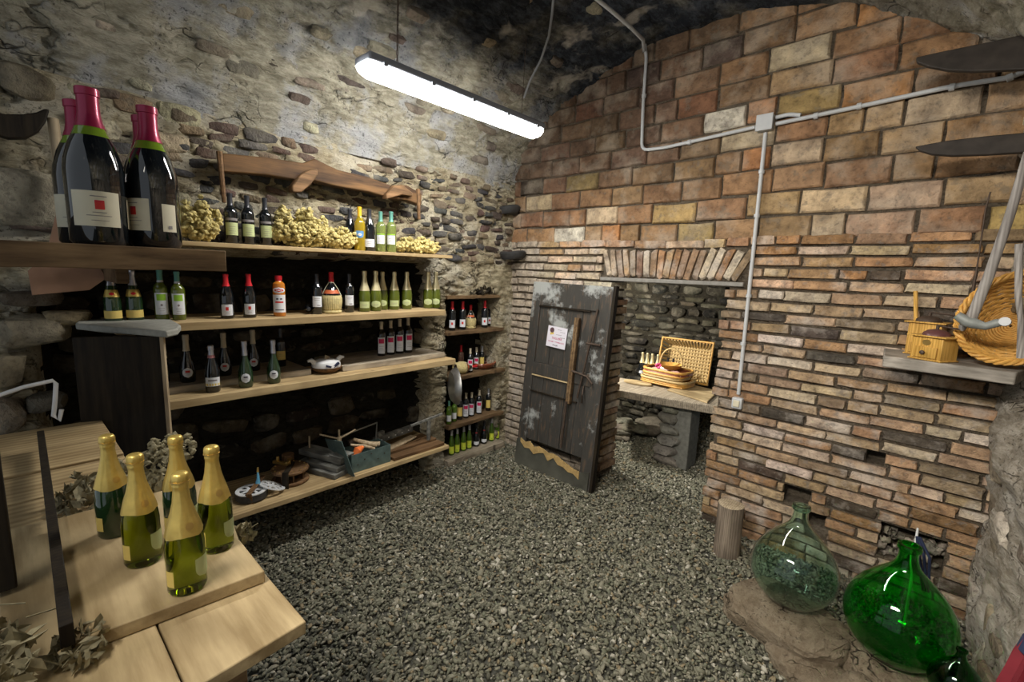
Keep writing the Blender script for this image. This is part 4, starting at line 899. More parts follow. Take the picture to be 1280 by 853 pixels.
poly_board('grey_slab', 'rough grey stone slab lying on top of the dark panel', [tuple(PZ(x, y, 1.652)[:2]) for x, y in [(94, 404), (130, 408), (175, 411), (208, 414), (222, 411), (226, 406), (214, 399.5), (170, 397.5), (128, 398), (98, 400)]], 1.652, .035, plain('grey_stone_slab', (.27, .27, .24), .9, var=.2, bmp=.7), cat='slab', bevel=.008)
# white rod
m_ = MB(); pts = [PX(x, y, -2.95) for x, y in [(-6, 496), (30, 484), (66, 476), (70, 480), (69, 500), (67, 520), (74, 526), (77, 512)]]; m_.tube(pts, .009, 8)
tag(m_.build('bent_rod', M['white'], None), 'white bent metal rod hanging in the dark gap above the bench', 'rod')

# ================================================================== LAMP, CABLES, CONDUITS
la = PZ(455, 83, 3.10); lb = PZ(672, 163, 3.10); lx = (la.x + lb.x) / 2; LL = (lb - la).length + .06
lamp = thing('strip_lamp', 'long glowing fluorescent strip lamp hanging from the vault on a chain', 'lamp', (lx, (la.y + lb.y) / 2, 3.10), 0)
def stadium(w_, z0, z1, n=8, inset=0.0):
    return [(math.cos(a) * w_, z0 + math.sin(a) * (z1 - z0)) for a in np.linspace(math.pi, 2 * math.pi, n)]
vs = []; fs = []; K = 13; hw = .078
secs = [(-LL / 2, .35), (-LL / 2 + .015, .75), (-LL / 2 + .05, 1.0), (LL / 2 - .05, 1.0), (LL / 2 - .015, .75), (LL / 2, .35)]
for (y, k) in secs:
    for i, a in enumerate(np.linspace(math.pi, 2 * math.pi, K)): vs.append((math.cos(a) * hw * (.6 + .4 * k), y, math.sin(a) * .062 * k + .0))
for s in range(len(secs) - 1):
    for i in range(K - 1): fs.append((s * K + i, s * K + i + 1, (s + 1) * K + i + 1, (s + 1) * K + i))
fs.append(tuple(range(K))); fs.append(tuple((len(secs) - 1) * K + i for i in range(K))[::-1])
MB().add(vs, fs).build('diffuser', M['diffuser'], lamp)
hs = MB(); hs.box((0, 0, .027), (.165, LL - .01, .045)); hs.box((0, 0, .055), (.09, LL - .06, .02)); hs.build('housing', M['housing'], lamp, bevel=.012)
for i in range(5):
    for sg in (-1, 1):
        c_ = MB(); c_.box((0, 0, 0), (.010, .026, .022)); c_.build('clip', M['housing'], lamp, bevel=.002, loc=(sg * .083, (i - 2) * LL / 4.6, .006))
cht = MB(); top = Vector((0.02, -LL / 2 + .23, .70)); bot = Vector((0, -LL / 2 + .23, .062))
for i in range(24):
    a = bot.lerp(top, i / 24); b = bot.lerp(top, (i + 1.2) / 24); o_ = Vector((.004, 0, 0)) if i % 2 else Vector((0, .004, 0)); cht.tube([a + o_, b + o_], .0022, 5); cht.tube([a - o_, b - o_], .0022, 5)
cht.build('hanging_chain', M['iron'], lamp)
cht = MB(); cht.tube([(0, LL / 2 - .2, .06), (.02, LL / 2 - .2, .62)], .0022, 5); cht.build('hanging_chain', M['iron'], lamp)
mc = MB(); zc = 3.80
pts = [PV(655, 122), PV(662, 102), PV(676, 75), PV(686, 45), PV(690, 18), PV(693, -15)]
mc.tube(pts, .009, 8); tag(mc.build('ceiling_cable', plain('grey_cable', (.25, .27, .30), .5, var=.05), None), 'slack grey cable looping down from the vault behind the strip lamp', 'cable')
def conduit(name, label, pxs, out=0.035, r=0.0135, clips=()):
    t = thing(name, label, 'conduit', PW(*pxs[0], out)); o0 = t.location
    pts = [PW(x, y, out) for x, y in pxs]; P2 = [pts[0]]
    for i in range(1, len(pts) - 1):    # rounded bends
        a, b, c = pts[i - 1], pts[i], pts[i + 1]; ra = min(.06, (a - b).length / 3, (c - b).length / 3)
        s = b + (a - b).normalized() * ra; e = b + (c - b).normalized() * ra
        for k in range(5): t_ = k / 4; P2.append(s * (1 - t_) ** 2 + b * 2 * t_ * (1 - t_) + e * t_ ** 2)
    P2.append(pts[-1]); mb = MB(); mb.tube([p - o0 for p in P2], r, 10); mb.build('pipe', M['conduit'], t)
    for (x, y) in clips:
        p = PW(x, y, out) - o0; i = min(range(len(pts) - 1), key=lambda k: ((pts[k] + pts[k + 1]) / 2 - (p + o0)).length); d = (pts[i + 1] - pts[i]).normalized()
        c = MB(); c.tube([p - d * .012, p + d * .012], r * 1.5, 10); c.build('clip', M['conduit'], t)
    return t
conduit('electric_conduit', 'grey conduit running up over the vault and down the wall to the junction box', [(944, 159), (830, 185), (802, 188), (804, 130), (808, 72), (806, 55)], clips=((862, 178), (805, 120)))
conduit('electric_conduit', 'straight grey conduit dropping from the junction box to the switch', [(957, 166), (940, 330), (923, 493)], clips=((952, 215), (946, 270), (936, 370), (929, 430)))
conduit('electric_conduit', 'long grey conduit climbing from the junction box towards the black blades', [(970, 155), (1075, 133), (1190, 108), (1262, 97), (1284, 88), (1300, 78)], clips=((1020, 145), (1074, 133), (1190, 109), (1262, 97)))
conduit('electric_conduit', 'short bent grey conduit end just above the junction box outlet', [(970, 147), (986, 143), (1001, 144)])
cp = MB(); cp.tube([PW(805, 64, .035), PV(804, 50, .04), PV(788, 34, .03), PV(765, 14, .03), PV(745, -2, .03), PV(715, -28, .03)], .0135, 10); tag(cp.build('ceiling_conduit', M['conduit'], None), 'grey conduit slanting across the dark vault above the brick wall', 'conduit')
jb = thing('junction_box', 'square grey junction box where the conduits meet on the brick wall', 'junction box', PW(957, 154, .03), -WA)
b = MB(); b.box((0, 0, 0), (.105, .05, .105)); b.build('box', M['conduit'], jb, bevel=.006)
b = MB(); b.box((0, -.030, 0), (.11, .012, .11)); b.build('cover', M['conduit'], jb, bevel=.004)
sw = thing('light_switch', 'small grey light switch at the foot of the straight conduit', 'switch', PW(922, 504, .035), -WA)
b = MB(); b.box((0, 0, 0), (.075, .055, .085)); b.build('box', M['conduit'], sw, bevel=.008)
b = MB(); b.box((0, -.031, 0), (.045, .012, .05)); b.build('rocker', M['l_cream'], sw, bevel=.004)

# ================================================================== DOOR
DL = 0.93; DH = 1.91; dl = PY(645, 578, 3.56); dr = PY(740, 612, 3.56)
th = R(-1.0)
door = bpy.data.objects.new('door_1', None); COL.objects.link(door); door['kind'] = 'structure'
door.location = (-3.055, 3.57, 0.0); door.rotation_euler = (R(-4.6), R(0.8), th)
M['w_door'], nt, bs = newmat('flaking_black_door_paint'); bs.inputs['Roughness'].default_value = .6
v = coords(nt, 'World', (9, 9, 1.6)); n1 = noise(nt, v, 1.7, 7, .7); n2 = noise(nt, coords(nt, 'World'), 3.2, 6, .7); n3 = noise(nt, coords(nt, 'World', (30, 30, 4)), 1.5, 5, .6)
col = mixc(nt, n1, (0.016, 0.015, 0.014), (0.07, 0.066, 0.058)); col = mixc(nt, rampf(nt, n3, .54, .66, 0, .7), col, (0.12, 0.08, 0.05))
sxy = N(nt, 'ShaderNodeSeparateXYZ'); nt.links.new(coords(nt, 'World'), sxy.inputs[0]); hi = rampf(nt, sxy.outputs['Z'], .9, 1.9, .0, .13)
sub = N(nt, 'ShaderNodeMath', operation='ADD'); nt.links.new(n2, sub.inputs[0]); nt.links.new(hi, sub.inputs[1])
col = mixc(nt, rampf(nt, sub.outputs[0], .60, .70, 0, .85), col, (0.40, 0.42, 0.41)); nt.links.new(col, bs.inputs['Base Color']); bump(nt, bs, n1, .5, .006)
def dbox(name, x0, x1, z0, z1, y0, y1, mat, par=door, bev=.004):
    m_ = MB(); m_.box((0, 0, 0), (x1 - x0, y1 - y0, z1 - z0)); return m_.build(name, mat, par, bevel=bev, loc=((x0 + x1) / 2, (y0 + y1) / 2, (z0 + z1) / 2))
dbox('stile', 0, .11, .20, DH, -.045, .0, M['w_door']); dbox('stile', DL - .13, DL, .0, DH, -.045, 0, M['w_door'])
dbox('top_rail', .11, DL - .13, DH - .23, DH, -.045, 0, M['w_door']); dbox('middle_rail', .11, DL - .13, 0.98, 1.10, -.045, 0, M['w_door'])
for i in range(5):
    w_ = (DL - .24) / 5; dbox('plank', .11 + i * w_ + .0015, .11 + (i + 1) * w_ - .0015, .30, .98, -.035 + .003 * (i % 2), -.008, M['w_door'], bev=.003)
for i in range(4):
    w_ = (DL - .24) / 4; dbox('plank', .11 + i * w_ + .0015, .11 + (i + 1) * w_ - .0015, 1.10, DH - .23, -.03 + .003 * (i % 2), -.008, M['w_door'], bev=.003)
dbox('edge_post', DL, DL + .03, .0, DH + .01, -.055, .0, M['w_black'])
# metal kick plate with a torn top edge
top = [(0.0, .27)] + [(x, .29 - .13 * x + random.uniform(-.022, .022)) for x in np.linspace(.06, DL - .12, 13)] + [(DL - .02, .20)]
poly = [(0, 0.0), (DL - .02, 0.0)] + top[::-1]
m_ = MB().prism(poly, 0, .012); m_.xf(Matrix(((1, 0, 0, 0), (0, 0, -1, -.046), (0, 1, 0, 0), (0, 0, 0, 1)))); m_.build('kick_plate', plain('dull_grey_sheet_metal', (.115, .115, .095), .5, .35, var=.35, scale=6, bmp=.2), door)
pl = [(x, z + random.uniform(.0, .012)) for x, z in top[1:-1]] ; poly = pl + [(x, z - .028 - random.uniform(0, .05)) for x, z in top[1:-1]][::-1]
m_ = MB().prism(poly, 0, .006); m_.xf(Matrix(((1, 0, 0, 0), (0, 0, -1, -.060), (0, 1, 0, 0), (0, 0, 0, 1)))); m_.build('torn_strip', plain('ochre_torn_edge', (.44, .30, .12), .8, var=.3, bmp=.5), door)
dbox('vertical_bar', .575, .625, .78, 1.60, -.085, -.045, M['w_beam'])
m_ = MB(); m_.tube([(.59, -.09, .35), (.595, -.09, .80)], .012, 8); m_.build('long_bolt', M['iron'], door)
m_ = MB(); m_.tube([(.80, -.06, 1.70), (.745, -.075, 1.2), (.70, -.075, .86)], .010, 8); m_.build('slanting_rod', M['iron'], door)
m_ = MB(); m_.tube([(.61, -.08, 1.10), (.78, -.085, 1.08), (.84, -.07, 1.02)], .011, 8); m_.build('latch_bar', M['iron'], door)
m_ = MB(); m_.tube([(.73, -.07, 1.38), (.88, -.07, 1.38)], .011, 8); m_.build('hinge_strap', M['iron'], door)
m_ = MB(); m_.tube([(.74, -.05, .98), (.76, -.09, .90), (.74, -.05, .82)], .007, 8); m_.build('pull_handle', M['iron'], door)
dbox('panel_bead', .105, .72, DH - .245, DH - .232, -.052, -.04, M['w_black'], bev=.002)
dbox('panel_bead', .105, .60, .965, .978, -.054, -.04, M['w_paleX'], bev=.002)
dbox('panel_bead', .105, .68, .80, .812, -.052, -.03, M['w_black'], bev=.002)
# paper sign
sign = thing('paper_sign', 'white paper sign reading TAGLIERE pinned on the black door', 'sign', (0, 0, 0))
sign.parent = None
dm = Matrix.Translation(door.location) @ door.rotation_euler.to_matrix().to_4x4()
sign.matrix_world = dm @ Matrix.Translation((.365, -.0475, 1.385)) @ Matrix.Rotation(R(2.5), 4, 'Y')
SW, SH = .235, .205
m_ = MB(); m_.box((0, 0, 0), (SW, .0015, SH)); m_.build('sheet', M['paper'], sign)
def text_part(txt, size, x, z, mat, name='lettering', ext=.0002, par=None, align='CENTER'):
    c = bpy.data.curves.new('lettering', 'FONT'); c.body = txt; c.size = size; c.align_x = align; c.extrude = ext; c.offset = size * .012; c.resolution_u = 2
    o = bpy.data.objects.new('tmp', c); COL.objects.link(o); dg = bpy.context.evaluated_depsgraph_get(); dg.update()
    me = bpy.data.meshes.new_from_object(o.evaluated_get(dg)); bpy.data.objects.remove(o); me.materials.clear(); me.materials.append(mat)
    ob = bpy.data.objects.new(name, me); COL.objects.link(ob); ob.parent = par; ob.rotation_euler = (R(90), 0, 0); ob.location = (x, -.0012, z); return ob
text_part('TAGLIERE', .029, .005, -.022, M['inkred'], par=sign)
text_part('SALAME + FORMAGGIO', .0185, .002, -.055, M['inkred'], par=sign)
text_part('\u20ac 5,00', .022, -.005, -.088, M['ink'], par=sign)
m_ = MB()
for (x, z, w_) in [(.03, .075, .05), (.07, .055, .06), (.03, .025, .07), (.075, .003, .06)]:
    for i in range(6): m_.box((x - w_ / 2 + i * w_ / 6, -.0011, z + .0015 * (i % 2)), (w_ / 9, .0008, .0035))
m_.build('small_print', M['ink'], sign, smooth=False)
m_ = MB(); m_.tube([(-.065, -.0008, .062), (-.065, -.0016, .062)], .026, 24); m_.build('round_emblem', plain('dark_emblem', (.10, .05, .06), .7, var=.4, scale=60, bmp=0), sign)
m_ = MB(); m_.box((-.062, -.0011, .030), (.045, .0008, .022), (0, R(-15), 0)); m_.build('ribbon_mark', M['l_yellow'], sign)

# ================================================================== INNER ROOM
ty = PY(770, 478, 4.9)
tb = thing('stone_bench_table', 'thick rustic plank table on a stone pier seen through the doorway', 'table', (-2.1, 4.92, 0))
def P_(x, y, z): return PZ(x, y, z)
TZ = .775
f0 = P_(756, 484, TZ); f1 = P_(905, 510, TZ); bk0 = P_(762, 470, TZ); bk1 = P_(920, 496, TZ)
pts = [(f0.x, f0.y), ((f0.x + f1.x) / 2, (f0.y + f1.y) / 2 - .02), (f1.x, f1.y), (bk1.x + .05, bk1.y), (bk0.x, bk0.y)]
pts = [(x - tb.location.x, y - tb.location.y) for x, y in pts]
a_ = sum(pts[i][0] * pts[(i + 1) % 5][1] - pts[(i + 1) % 5][0] * pts[i][1] for i in range(5))
MB().prism(pts if a_ > 0 else pts[::-1], TZ - .085, TZ).build('table_top', M['w_grey'], tb, bevel=.01)
pb = PZ(818, 552, 0); pb = Vector((-2.2, 5.0, 0)) if False else pb
ptop = PZ(822, 506, TZ - .09)
for i in range(6):
    z0 = i * .115; s = 1 - .05 * i
    inst(random.choice(RK), 'pier_stone', tb, (ptop.x - tb.location.x + .07 + random.uniform(-.02, .02), ptop.y - tb.location.y + .22, z0 + .06), (0, 0, random.uniform(-.3, .3)), (.165 * s, .17, .072), jitcol((.24, .24, .22)))
m_ = MB(); m_.box((ptop.x - tb.location.x + .19, ptop.y - tb.location.y + .28, (TZ - .09) / 2), (.22, .26, TZ - .10)); m_.build('pier_core', plain('pier_mortar', (.17, .17, .15), .9, var=.3, bmp=.8), tb, bevel=.01)
for i in range(16):
    s = random.uniform(.10, .22); p = PZ(random.uniform(762, 812), random.uniform(537, 552), .05); 
    o = inst(random.choice(RK), 'ledge_rock', None, (p.x, p.y + .15, random.uniform(.03, .15)), (0, 0, random.uniform(0, 3)), (s, s * .8, s * .35), jitcol((.20, .19, .155)))
    tag(o, None, None); o.parent = wall_far
# cutting boards
def cb(name, label, pts, z, T, mat): return poly_board(name, label, pts, z, T, mat, 'cutting board', bevel=.004)
cb('cutting_board', 'rectangular pale cutting board lying at the doorway end of the inner table', [tuple(P_(x, y, TZ)[:2]) for x, y in [(834, 489), (884, 505), (898, 491), (855, 481)]], TZ + .022, .020, M['w_paleX'])
ovc = P_(797, 480, TZ); cb('cutting_board', 'round-ended pale cutting board lying left of the wicker trays', [(ovc.x + .17 * math.cos(a), ovc.y + .09 * math.sin(a)) for a in np.linspace(0, 2 * math.pi, 18)[:-1]], TZ + .022, .020, M['w_paleX'])
# wicker trays (frames of twisted cane)
def wicker_tray(label, c, sx, sy, hgt, rz, mat, seed):
    t = thing('wicker_tray', label, 'tray', c, rz); loop = [(math.copysign(abs(math.cos(a)) ** .45, math.cos(a)) * sx, math.copysign(abs(math.sin(a)) ** .45, math.sin(a)) * sy) for a in np.linspace(0, 2 * math.pi, 41)]
    m1 = MB(); 
    for k in range(3): m1.tube([(x * (1 - .0 * k), y, .012 + k * (hgt - .02) / 2) for x, y in loop], .010, 6, False)
    m1.build('woven_side', mat, t)
    m2 = MB()
    for i in range(0, 40, 1): x, y = loop[i]; m2.tube([(x, y, .0), (x * 1.01, y * 1.01, hgt)], .005, 5)
    m2.build('upright_canes', mat, t)
    m3 = MB(); m3.prism([(x * .97, y * .97) for x, y in loop[:-1]], .004, .012)
    for k in range(-7, 8): m3.tube([(-sx * .95, k / 8 * sy, .014), (sx * .95, k / 8 * sy, .014)], .006, 5)
    m3.build('woven_bottom', mat, t); m4 = MB(); m4.tube([(x * 1.03, y * 1.03, hgt) for x, y in loop], .014, 7, False); m4.build('rim', M['wicker'] if mat != M['wicker'] else M['wickerpale'], t); return t
wc = P_(833, 482, TZ); rz = R(-30)
wicker_tray('large golden wicker tray at the bottom of the pile on the inner table', (wc.x, wc.y + .02, TZ + .024), .27, .17, .06, R(-6), M['wicker'], 1)
wicker_tray('middle wicker tray of the pile on the inner table', (wc.x - .02, wc.y + .03, TZ + .092), .235, .15, .045, R(-6), M['wickerpale'], 2)
wicker_tray('red-brown wicker tray topmost of the pile on the inner table', (wc.x - .01, wc.y + .04, TZ + .142), .245, .16, .04, R(-6), M['wickerred'], 3)
# handled basket with ribbon
bz = TZ + .186; bc = (wc.x + .02, wc.y + .03)
hb_ = thing('handled_basket', 'small round-handled wicker basket with pink ribbon flower on the trays', 'basket', (bc[0], bc[1], bz), R(8))
MB().lathe([(.06, 0), (.10, .02), (.125, .06), (.128, .062), (.10, .03), (.05, .012)], 26, close=False).build('bowl', M['wicker'], hb_)
m_ = MB(); m_.tube([(math.cos(a) * .125, 0, .05 + math.sin(a) * .19) for a in np.linspace(0, math.pi, 19)], .010, 7); m_.build('hoop_handle', M['wickerpale'], hb_)
m_ = MB(); vs, fs = ICO1
for i in range(9): a = i * .7; m_.add([(Vector(v) * .016 + Vector((-.12 + .024 * math.cos(a), -.07 + .012 * math.sin(2 * a), .035 + .02 * math.sin(a)))) for v in vs], fs)
m_.build('ribbon_flower', plain('pink_ribbon', (.80, .10, .28), .6, var=.1), hb_)
# big rectangular basket standing on its side behind
rb = thing('open_basket', 'large rectangular pale basket tipped on its side behind the trays', 'basket', (wc.x + .03, wc.y + .33, TZ + .001), R(6))
rb.rotation_euler = (R(-14), 0, R(4)); W_, H_, D_ = .30, .50, .13
m_ = MB()
for i in range(15): x = -W_ + i * (2 * W_) / 14; m_.tube([(x * .80, D_, .05), (x * .80, D_, H_ - .05)], .010, 6)
for i in range(11): z_ = .05 + i * (H_ - .1) / 10; m_.tube([(-W_ * .82, D_ - .008, z_), (W_ * .82, D_ - .008, z_)], .009, 6)
m_.box((0, D_ + .006, H_ / 2), (W_ * 1.64, .006, H_ - .1)); m_.build('woven_bottom', M['wickerpale'], rb)
m_ = MB()
for i in range(17):
    x = -W_ + i * (2 * W_) / 16
    for z0, z1 in ((0.01, .06), (H_ - .01, H_ - .06)): m_.tube([(x, 0, z0), (x * .82, D_, z1)], .013, 6)
for i in range(11):
    z_ = .02 + i * (H_ - .04) / 10; zz = .06 + i * (H_ - .12) / 10
    for sg in (-1, 1): m_.tube([(sg * W_, 0, z_), (sg * W_ * .82, D_, zz)], .013, 6)
m_.build('woven_side', M['wickerpale'], rb)
m_ = MB(); m_.tube([(-W_, 0, .01), (-W_, 0, H_), (W_, 0, H_), (W_, 0, .01), (-W_, 0, .01)], .016, 8); m_.build('rim', M['wicker'], rb)
for k, px, py, l in [('far_cream', 802, 463, 'cream-necked dark bottle on the inner table, outermost by the dark wall'), ('far_cream', 808, 464, 'cream-necked dark bottle on the inner table, next to the outermost one'), ('far_cream', 814, 466, 'cream-necked dark bottle just behind the basket hoop on the inner table'), ('far_cream', 821, 467, 'cream-necked dark bottle seen inside the basket hoop'),
                     ('far_white', 833.5, 470, 'white-labelled dark bottle before the open basket, nearer the hoop centre'), ('far_white', 840, 471, 'white-labelled dark bottle before the open basket, nearer the hoop end')]:
    p = PY(px, py, wc.y + (.25 if 'cream' in k else .24)); bottle(k, 'wine_bottle', l, (p.x, p.y, TZ + .001), facing(p), None, .92)

# ================================================================== THINGS ON THE LOWEST SHELF
def S4(px, py, dz=0.0): return PZ(px, py, Z4 + dz)
# small white and blue reel
def disc_with_holes(mb, r, z0, z1, nh, rh, rr, c=(0, 0)):
    """flat disc whose slots are real gaps: ring + hub + spokes"""
    n = 40
    mb.lathe([(rr + rh, z0), (r, z0), (r, z1), (rr + rh, z1), (rr + rh, z0)], n, close=False); mb.lathe([(.001, z0), (rr - rh, z0), (rr - rh, z1), (.001, z1)], n, close=True)
    for i in range(nh):
        a = 2 * math.pi * i / nh; mb.box((rr * math.cos(a), rr * math.sin(a), (z0 + z1) / 2), (rh * 2.1, rh * .9, z1 - z0), (0, 0, a))
p = S4(315, 628, .0); r1 = thing('white_reel', 'white enamel slotted reel with brown strap and blue handle, nearest the champagne bottles', 'reel', (p.x - .06, p.y + .02, Z4 + .001), R(10))
mb = MB(); mb.lathe([(.085, 0), (.10, .012), (.10, .05), (.094, .05), (.09, .02), (.03, .01)], 32, close=False); mb.lathe([(.001, 0), (.085, 0), (.085, .004), (.001, .004)], 32); mb.build('dark_pan', M['slate'], r1)
mb = MB(); disc_with_holes(mb, .098, .056, .062, 8, .020, .052); mb.build('slotted_disc', M['white'], r1)
mb = MB(); disc_with_holes(mb, .090, 0, .006, 8, .018, .050); d2 = mb.build('slotted_disc', M['white'], r1, loc=(.03, .125, .048)); d2.rotation_euler = (R(-22), R(6), 0)
mb = MB(); mb.box((0, .03, .082), (.035, .25, .008), (R(6), 0, R(38))); mb.box((.075, -.055, .038), (.036, .01, .085), (R(12), 0, R(38))); mb.build('strap', M['w_brown'], r1, bevel=.003)
mb = MB(); mb.tube([(-.01, .05, .08), (-.01, .055, .12), (-.02, .06, .165)], [.018, .010, .006], 10); mb.build('blue_handle', M['blue'], r1)
mb = MB(); mb.tube([(-.02, .06, .162), (-.025, .065, .195)], [.009, .006], 8); mb.build('knob', M['brass'], r1)
# brown studded reel
p = S4(372, 606); r2 = thing('studded_reel', 'brown round wooden reel with brass studs and crank mechanism', 'reel', (p.x - .10, p.y - .01, Z4 + .001), R(-10))
mb = MB(); mb.lathe([(.001, 0), (.125, 0), (.130, .006), (.130, .018), (.125, .024), (.001, .024)], 36); mb.build('lower_disc', M['w_brown'], r2)
mb = MB(); mb.lathe([(.001, .085), (.125, .085), (.130, .090), (.130, .102), (.125, .107), (.001, .107)], 36); mb.build('upper_disc', M['w_brown'], r2)
mb = MB(); mb.lathe([(.001, .024), (.05, .024), (.045, .055), (.05, .085), (.001, .085)], 20); mb.build('spool_core', M['w_black'], r2)
for i in range(8):
    a = i * math.pi / 4; mb = MB(); mb.tube([(.105 * math.cos(a), .105 * math.sin(a), .024), (.105 * math.cos(a), .105 * math.sin(a), .085)], .006, 8); mb.build('post', M['w_brown'], r2)
stud = MB().lathe([(.007, 0), (.006, .004), (.001, .006)], 8)
sme = stud.mesh('stud', M['brass'])
for i in range(14): a = i * 2 * math.pi / 14; inst(sme, 'stud', r2, (.11 * math.cos(a), .11 * math.sin(a), .107))
mb = MB(); mb.box((.125, -.06, .06), (.012, .042, .135), (0, 0, R(-25))); mb.box((.02, -.01, .114), (.21, .036, .010), (0, 0, R(-25))); mb.build('strap', M['w_black'], r2, bevel=.002)
mb = MB(); mb.box((-.07, -.045, .125), (.14, .025, .022), (0, 0, R(35))); mb.box((-.10, .02, .125), (.11, .03, .02), (0, 0, R(-20))); mb.tube([(-.11, -.06, .11), (-.11, -.06, .165)], .012, 10); mb.tube([(-.03, 0, .11), (-.03, 0, .15)], .014, 10); mb.tube([(-.09, .04, .13), (.02, -.03, .155)], .006, 8); mb.build('crank_mechanism', M['brass'], r2, bevel=.002)
mb = MB(); mb.tube([(-.15, .02, .0), (-.15, .02, .155)], .045, 16); mb.build('gear_drum', M['w_brown'], r2, bevel=.004)
# wooden screw press: two slate-grey boards, two rods and wing nuts
a = S4(372, 574, .02); b = S4(448, 594, .02)
pr = thing('screw_press', 'slate-grey screw press of stacked boards with two upright rods', 'press', ((a.x + b.x) / 2 - .02, (a.y + b.y) / 2 - .025, Z4 + .001), math.atan2(b.y - a.y, b.x - a.x))
def pbox(nm, c, d, par, mat='w_slate', rot=None, bev=.004):
    m_ = MB(); m_.box((0, 0, 0), d); o = m_.build(nm, M[mat], par, bevel=bev, loc=c)
    if rot: o.rotation_euler = rot
    return o
LP = min((b - a).length + .02, .46)
pbox('base_board', (-.0, .0, .02), (LP, .21, .04), pr); pbox('base_board', (.06, .01, .06), (LP - .14, .17, .035), pr)
pbox('pressing_board', (.0, .03, .115), (LP - .02, .13, .045), pr); pbox('pressing_board', (LP / 2 - .06, .03, .145), (.13, .135, .018), pr); pbox('spacer_block', (LP / 2 - .07, .03, .085), (.06, .12, .018), pr)
for sx in (-LP / 2 + .06, LP / 2 - .08): m_ = MB(); m_.tube([(sx, .03, .04), (sx, .03, .245 + (.10 if sx > 0 else -.01))], .0075, 8); m_.build('threaded_rod', M['w_tool'], pr)
m_ = MB(); m_.tube([(LP / 2 - .08, .03, .27), (LP / 2 - .21, -.04, .305)], .007, 8); m_.tube([(LP / 2 - .08, .03, .27), (LP / 2 + .02, .10, .34)], .007, 8); m_.tube([(LP / 2 - .08, .03, .255), (LP / 2 - .08, .03, .285)], .016, 10); m_.build('wing_nut', M['w_tool'], pr)
# open toolbox
a = S4(458, 598); c_ = S4(497, 584); tbx = thing('toolbox', 'green-grey metal toolbox standing open with its lid tipped up', 'toolbox', (-3.30, (a.y + c_.y) / 2 - .01, Z4 + .001), 0)
Wb, Lb, Hb = .19, c_.y - a.y + .06, .15
for (cc, dd) in [((0, 0, .003), (Wb, Lb, .004)), ((Wb / 2, 0, Hb / 2), (.004, Lb, Hb)), ((-Wb / 2, 0, Hb / 2), (.004, Lb, Hb)), ((0, Lb / 2, Hb / 2), (Wb, .004, Hb)), ((0, -Lb / 2, Hb / 2), (Wb, .004, Hb))]: pbox('side_panel' if cc[2] > .01 else 'bottom_panel', cc, dd, tbx, 'toolbox', bev=.001)
lid = pbox('lid', (-.01, -Lb / 2 - .045, Hb * .78), (Wb + .13, .006, .30), tbx, 'toolbox', (R(14), R(-12), R(-4)), .001)
m_ = MB(); m_.tube([(-Wb / 2 - .0, -Lb / 2 + .02, Hb), (-Wb / 2 + .02, -Lb / 2, .26), (-Wb / 2 + .02, Lb / 2 - .02, .30), (-Wb / 2, Lb / 2 - .02, Hb)], .007, 6); m_.build('carrying_frame', M['steel'], tbx)
for i in range(5): m_ = MB(); m_.tube([(Wb / 2 + .002, -Lb / 2 + .05 + .06 * i, .06 + .03 * (i % 3)), (Wb / 2 + .005, -Lb / 2 + .05 + .06 * i, .06 + .03 * (i % 3))], .005, 8); m_.build('rivet', M['iron'], tbx)
def tool(name, label, cat, pts, r, mat, loc=tbx.location):
    m_ = MB(); m_.tube(pts, r, 10); o = m_.build(name, M[mat], None, loc=loc); return tag(o, label, cat)
tool('plastic_scraper', 'bright orange handle lying in the toolbox', 'tool handle', [(.04, -.13, .10), (.04, -.09, .155), (.03, -.04, .165)], [.018, .035, .014], 'orange')
tool('tool_handle', 'pale wooden handle sticking out of the toolbox beside the orange one', 'tool handle', [(-.02, -.12, .19), (.02, -.02, .165), (.04, .06, .125)], [.010, .013, .012], 'w_tool')
tool('tool_handle', 'thick cream wooden handle across the middle of the toolbox', 'tool handle', [(-.05, -.08, .22), (-.01, .0, .18), (.02, .09, .14)], [.012, .022, .016], 'w_tool')
tool('hammer_head', 'dark iron hammer head resting in the back of the toolbox', 'hammer', [(-.07, -.11, .19), (-.06, -.06, .20), (-.055, -.01, .19)], [.024, .022, .012], 'iron')
tool('trowel', 'pale trowel blade lying at the far end of the toolbox', 'trowel', [(-.04, .02, .17), (.02, .12, .145)], [.006, .022], 'w_tool')
# boards, saw and square beyond the toolbox
yb = tbx.location.y + Lb / 2 + .02
for i, (x, w_, z_, l) in enumerate([(-3.23, .10, .028, 'dark brown board at the shelf edge beyond the toolbox'), (-3.34, .09, .040, 'dark brown board behind the one at the shelf edge'), (-3.46, .10, .030, 'brown board at the back of the lowest shelf beyond the toolbox')]):
    o = plank_mb(2.66 - yb, w_, .026, 1, 60 + i, .003).build('wood_board', M['w_brown'], None, bevel=.002, loc=(x, (2.66 + yb) / 2, Z4 + z_)); tag(o, l, 'board')
o = plank_mb(.34, .075, .012, 1, 64, .002).build('pale_lath', M['w_tool'], None, bevel=.002, loc=(-3.40, yb + .22, Z4 + .056)); o.rotation_euler = (R(3), 0, R(14)); tag(o, 'pale wedge-shaped lath lying on the brown boards', 'lath')
pl = thing('wood_plane', 'long grey wooden plane with pale rivets behind the toolbox', 'plane', (-3.52, yb + .22, Z4 + .095), R(8))
pbox('plane_body', (0, 0, .0), (.05, .44, .055), pl, 'w_slate'); pbox('plane_grip', (0, -.15, .045), (.03, .07, .05), pl, 'w_slate')
for i in range(5): m_ = MB(); m_.tube([(.026, -.16 + i * .08, .0), (.030, -.16 + i * .08, .0)], .006, 8); m_.build('rivet', M['white'], pl)
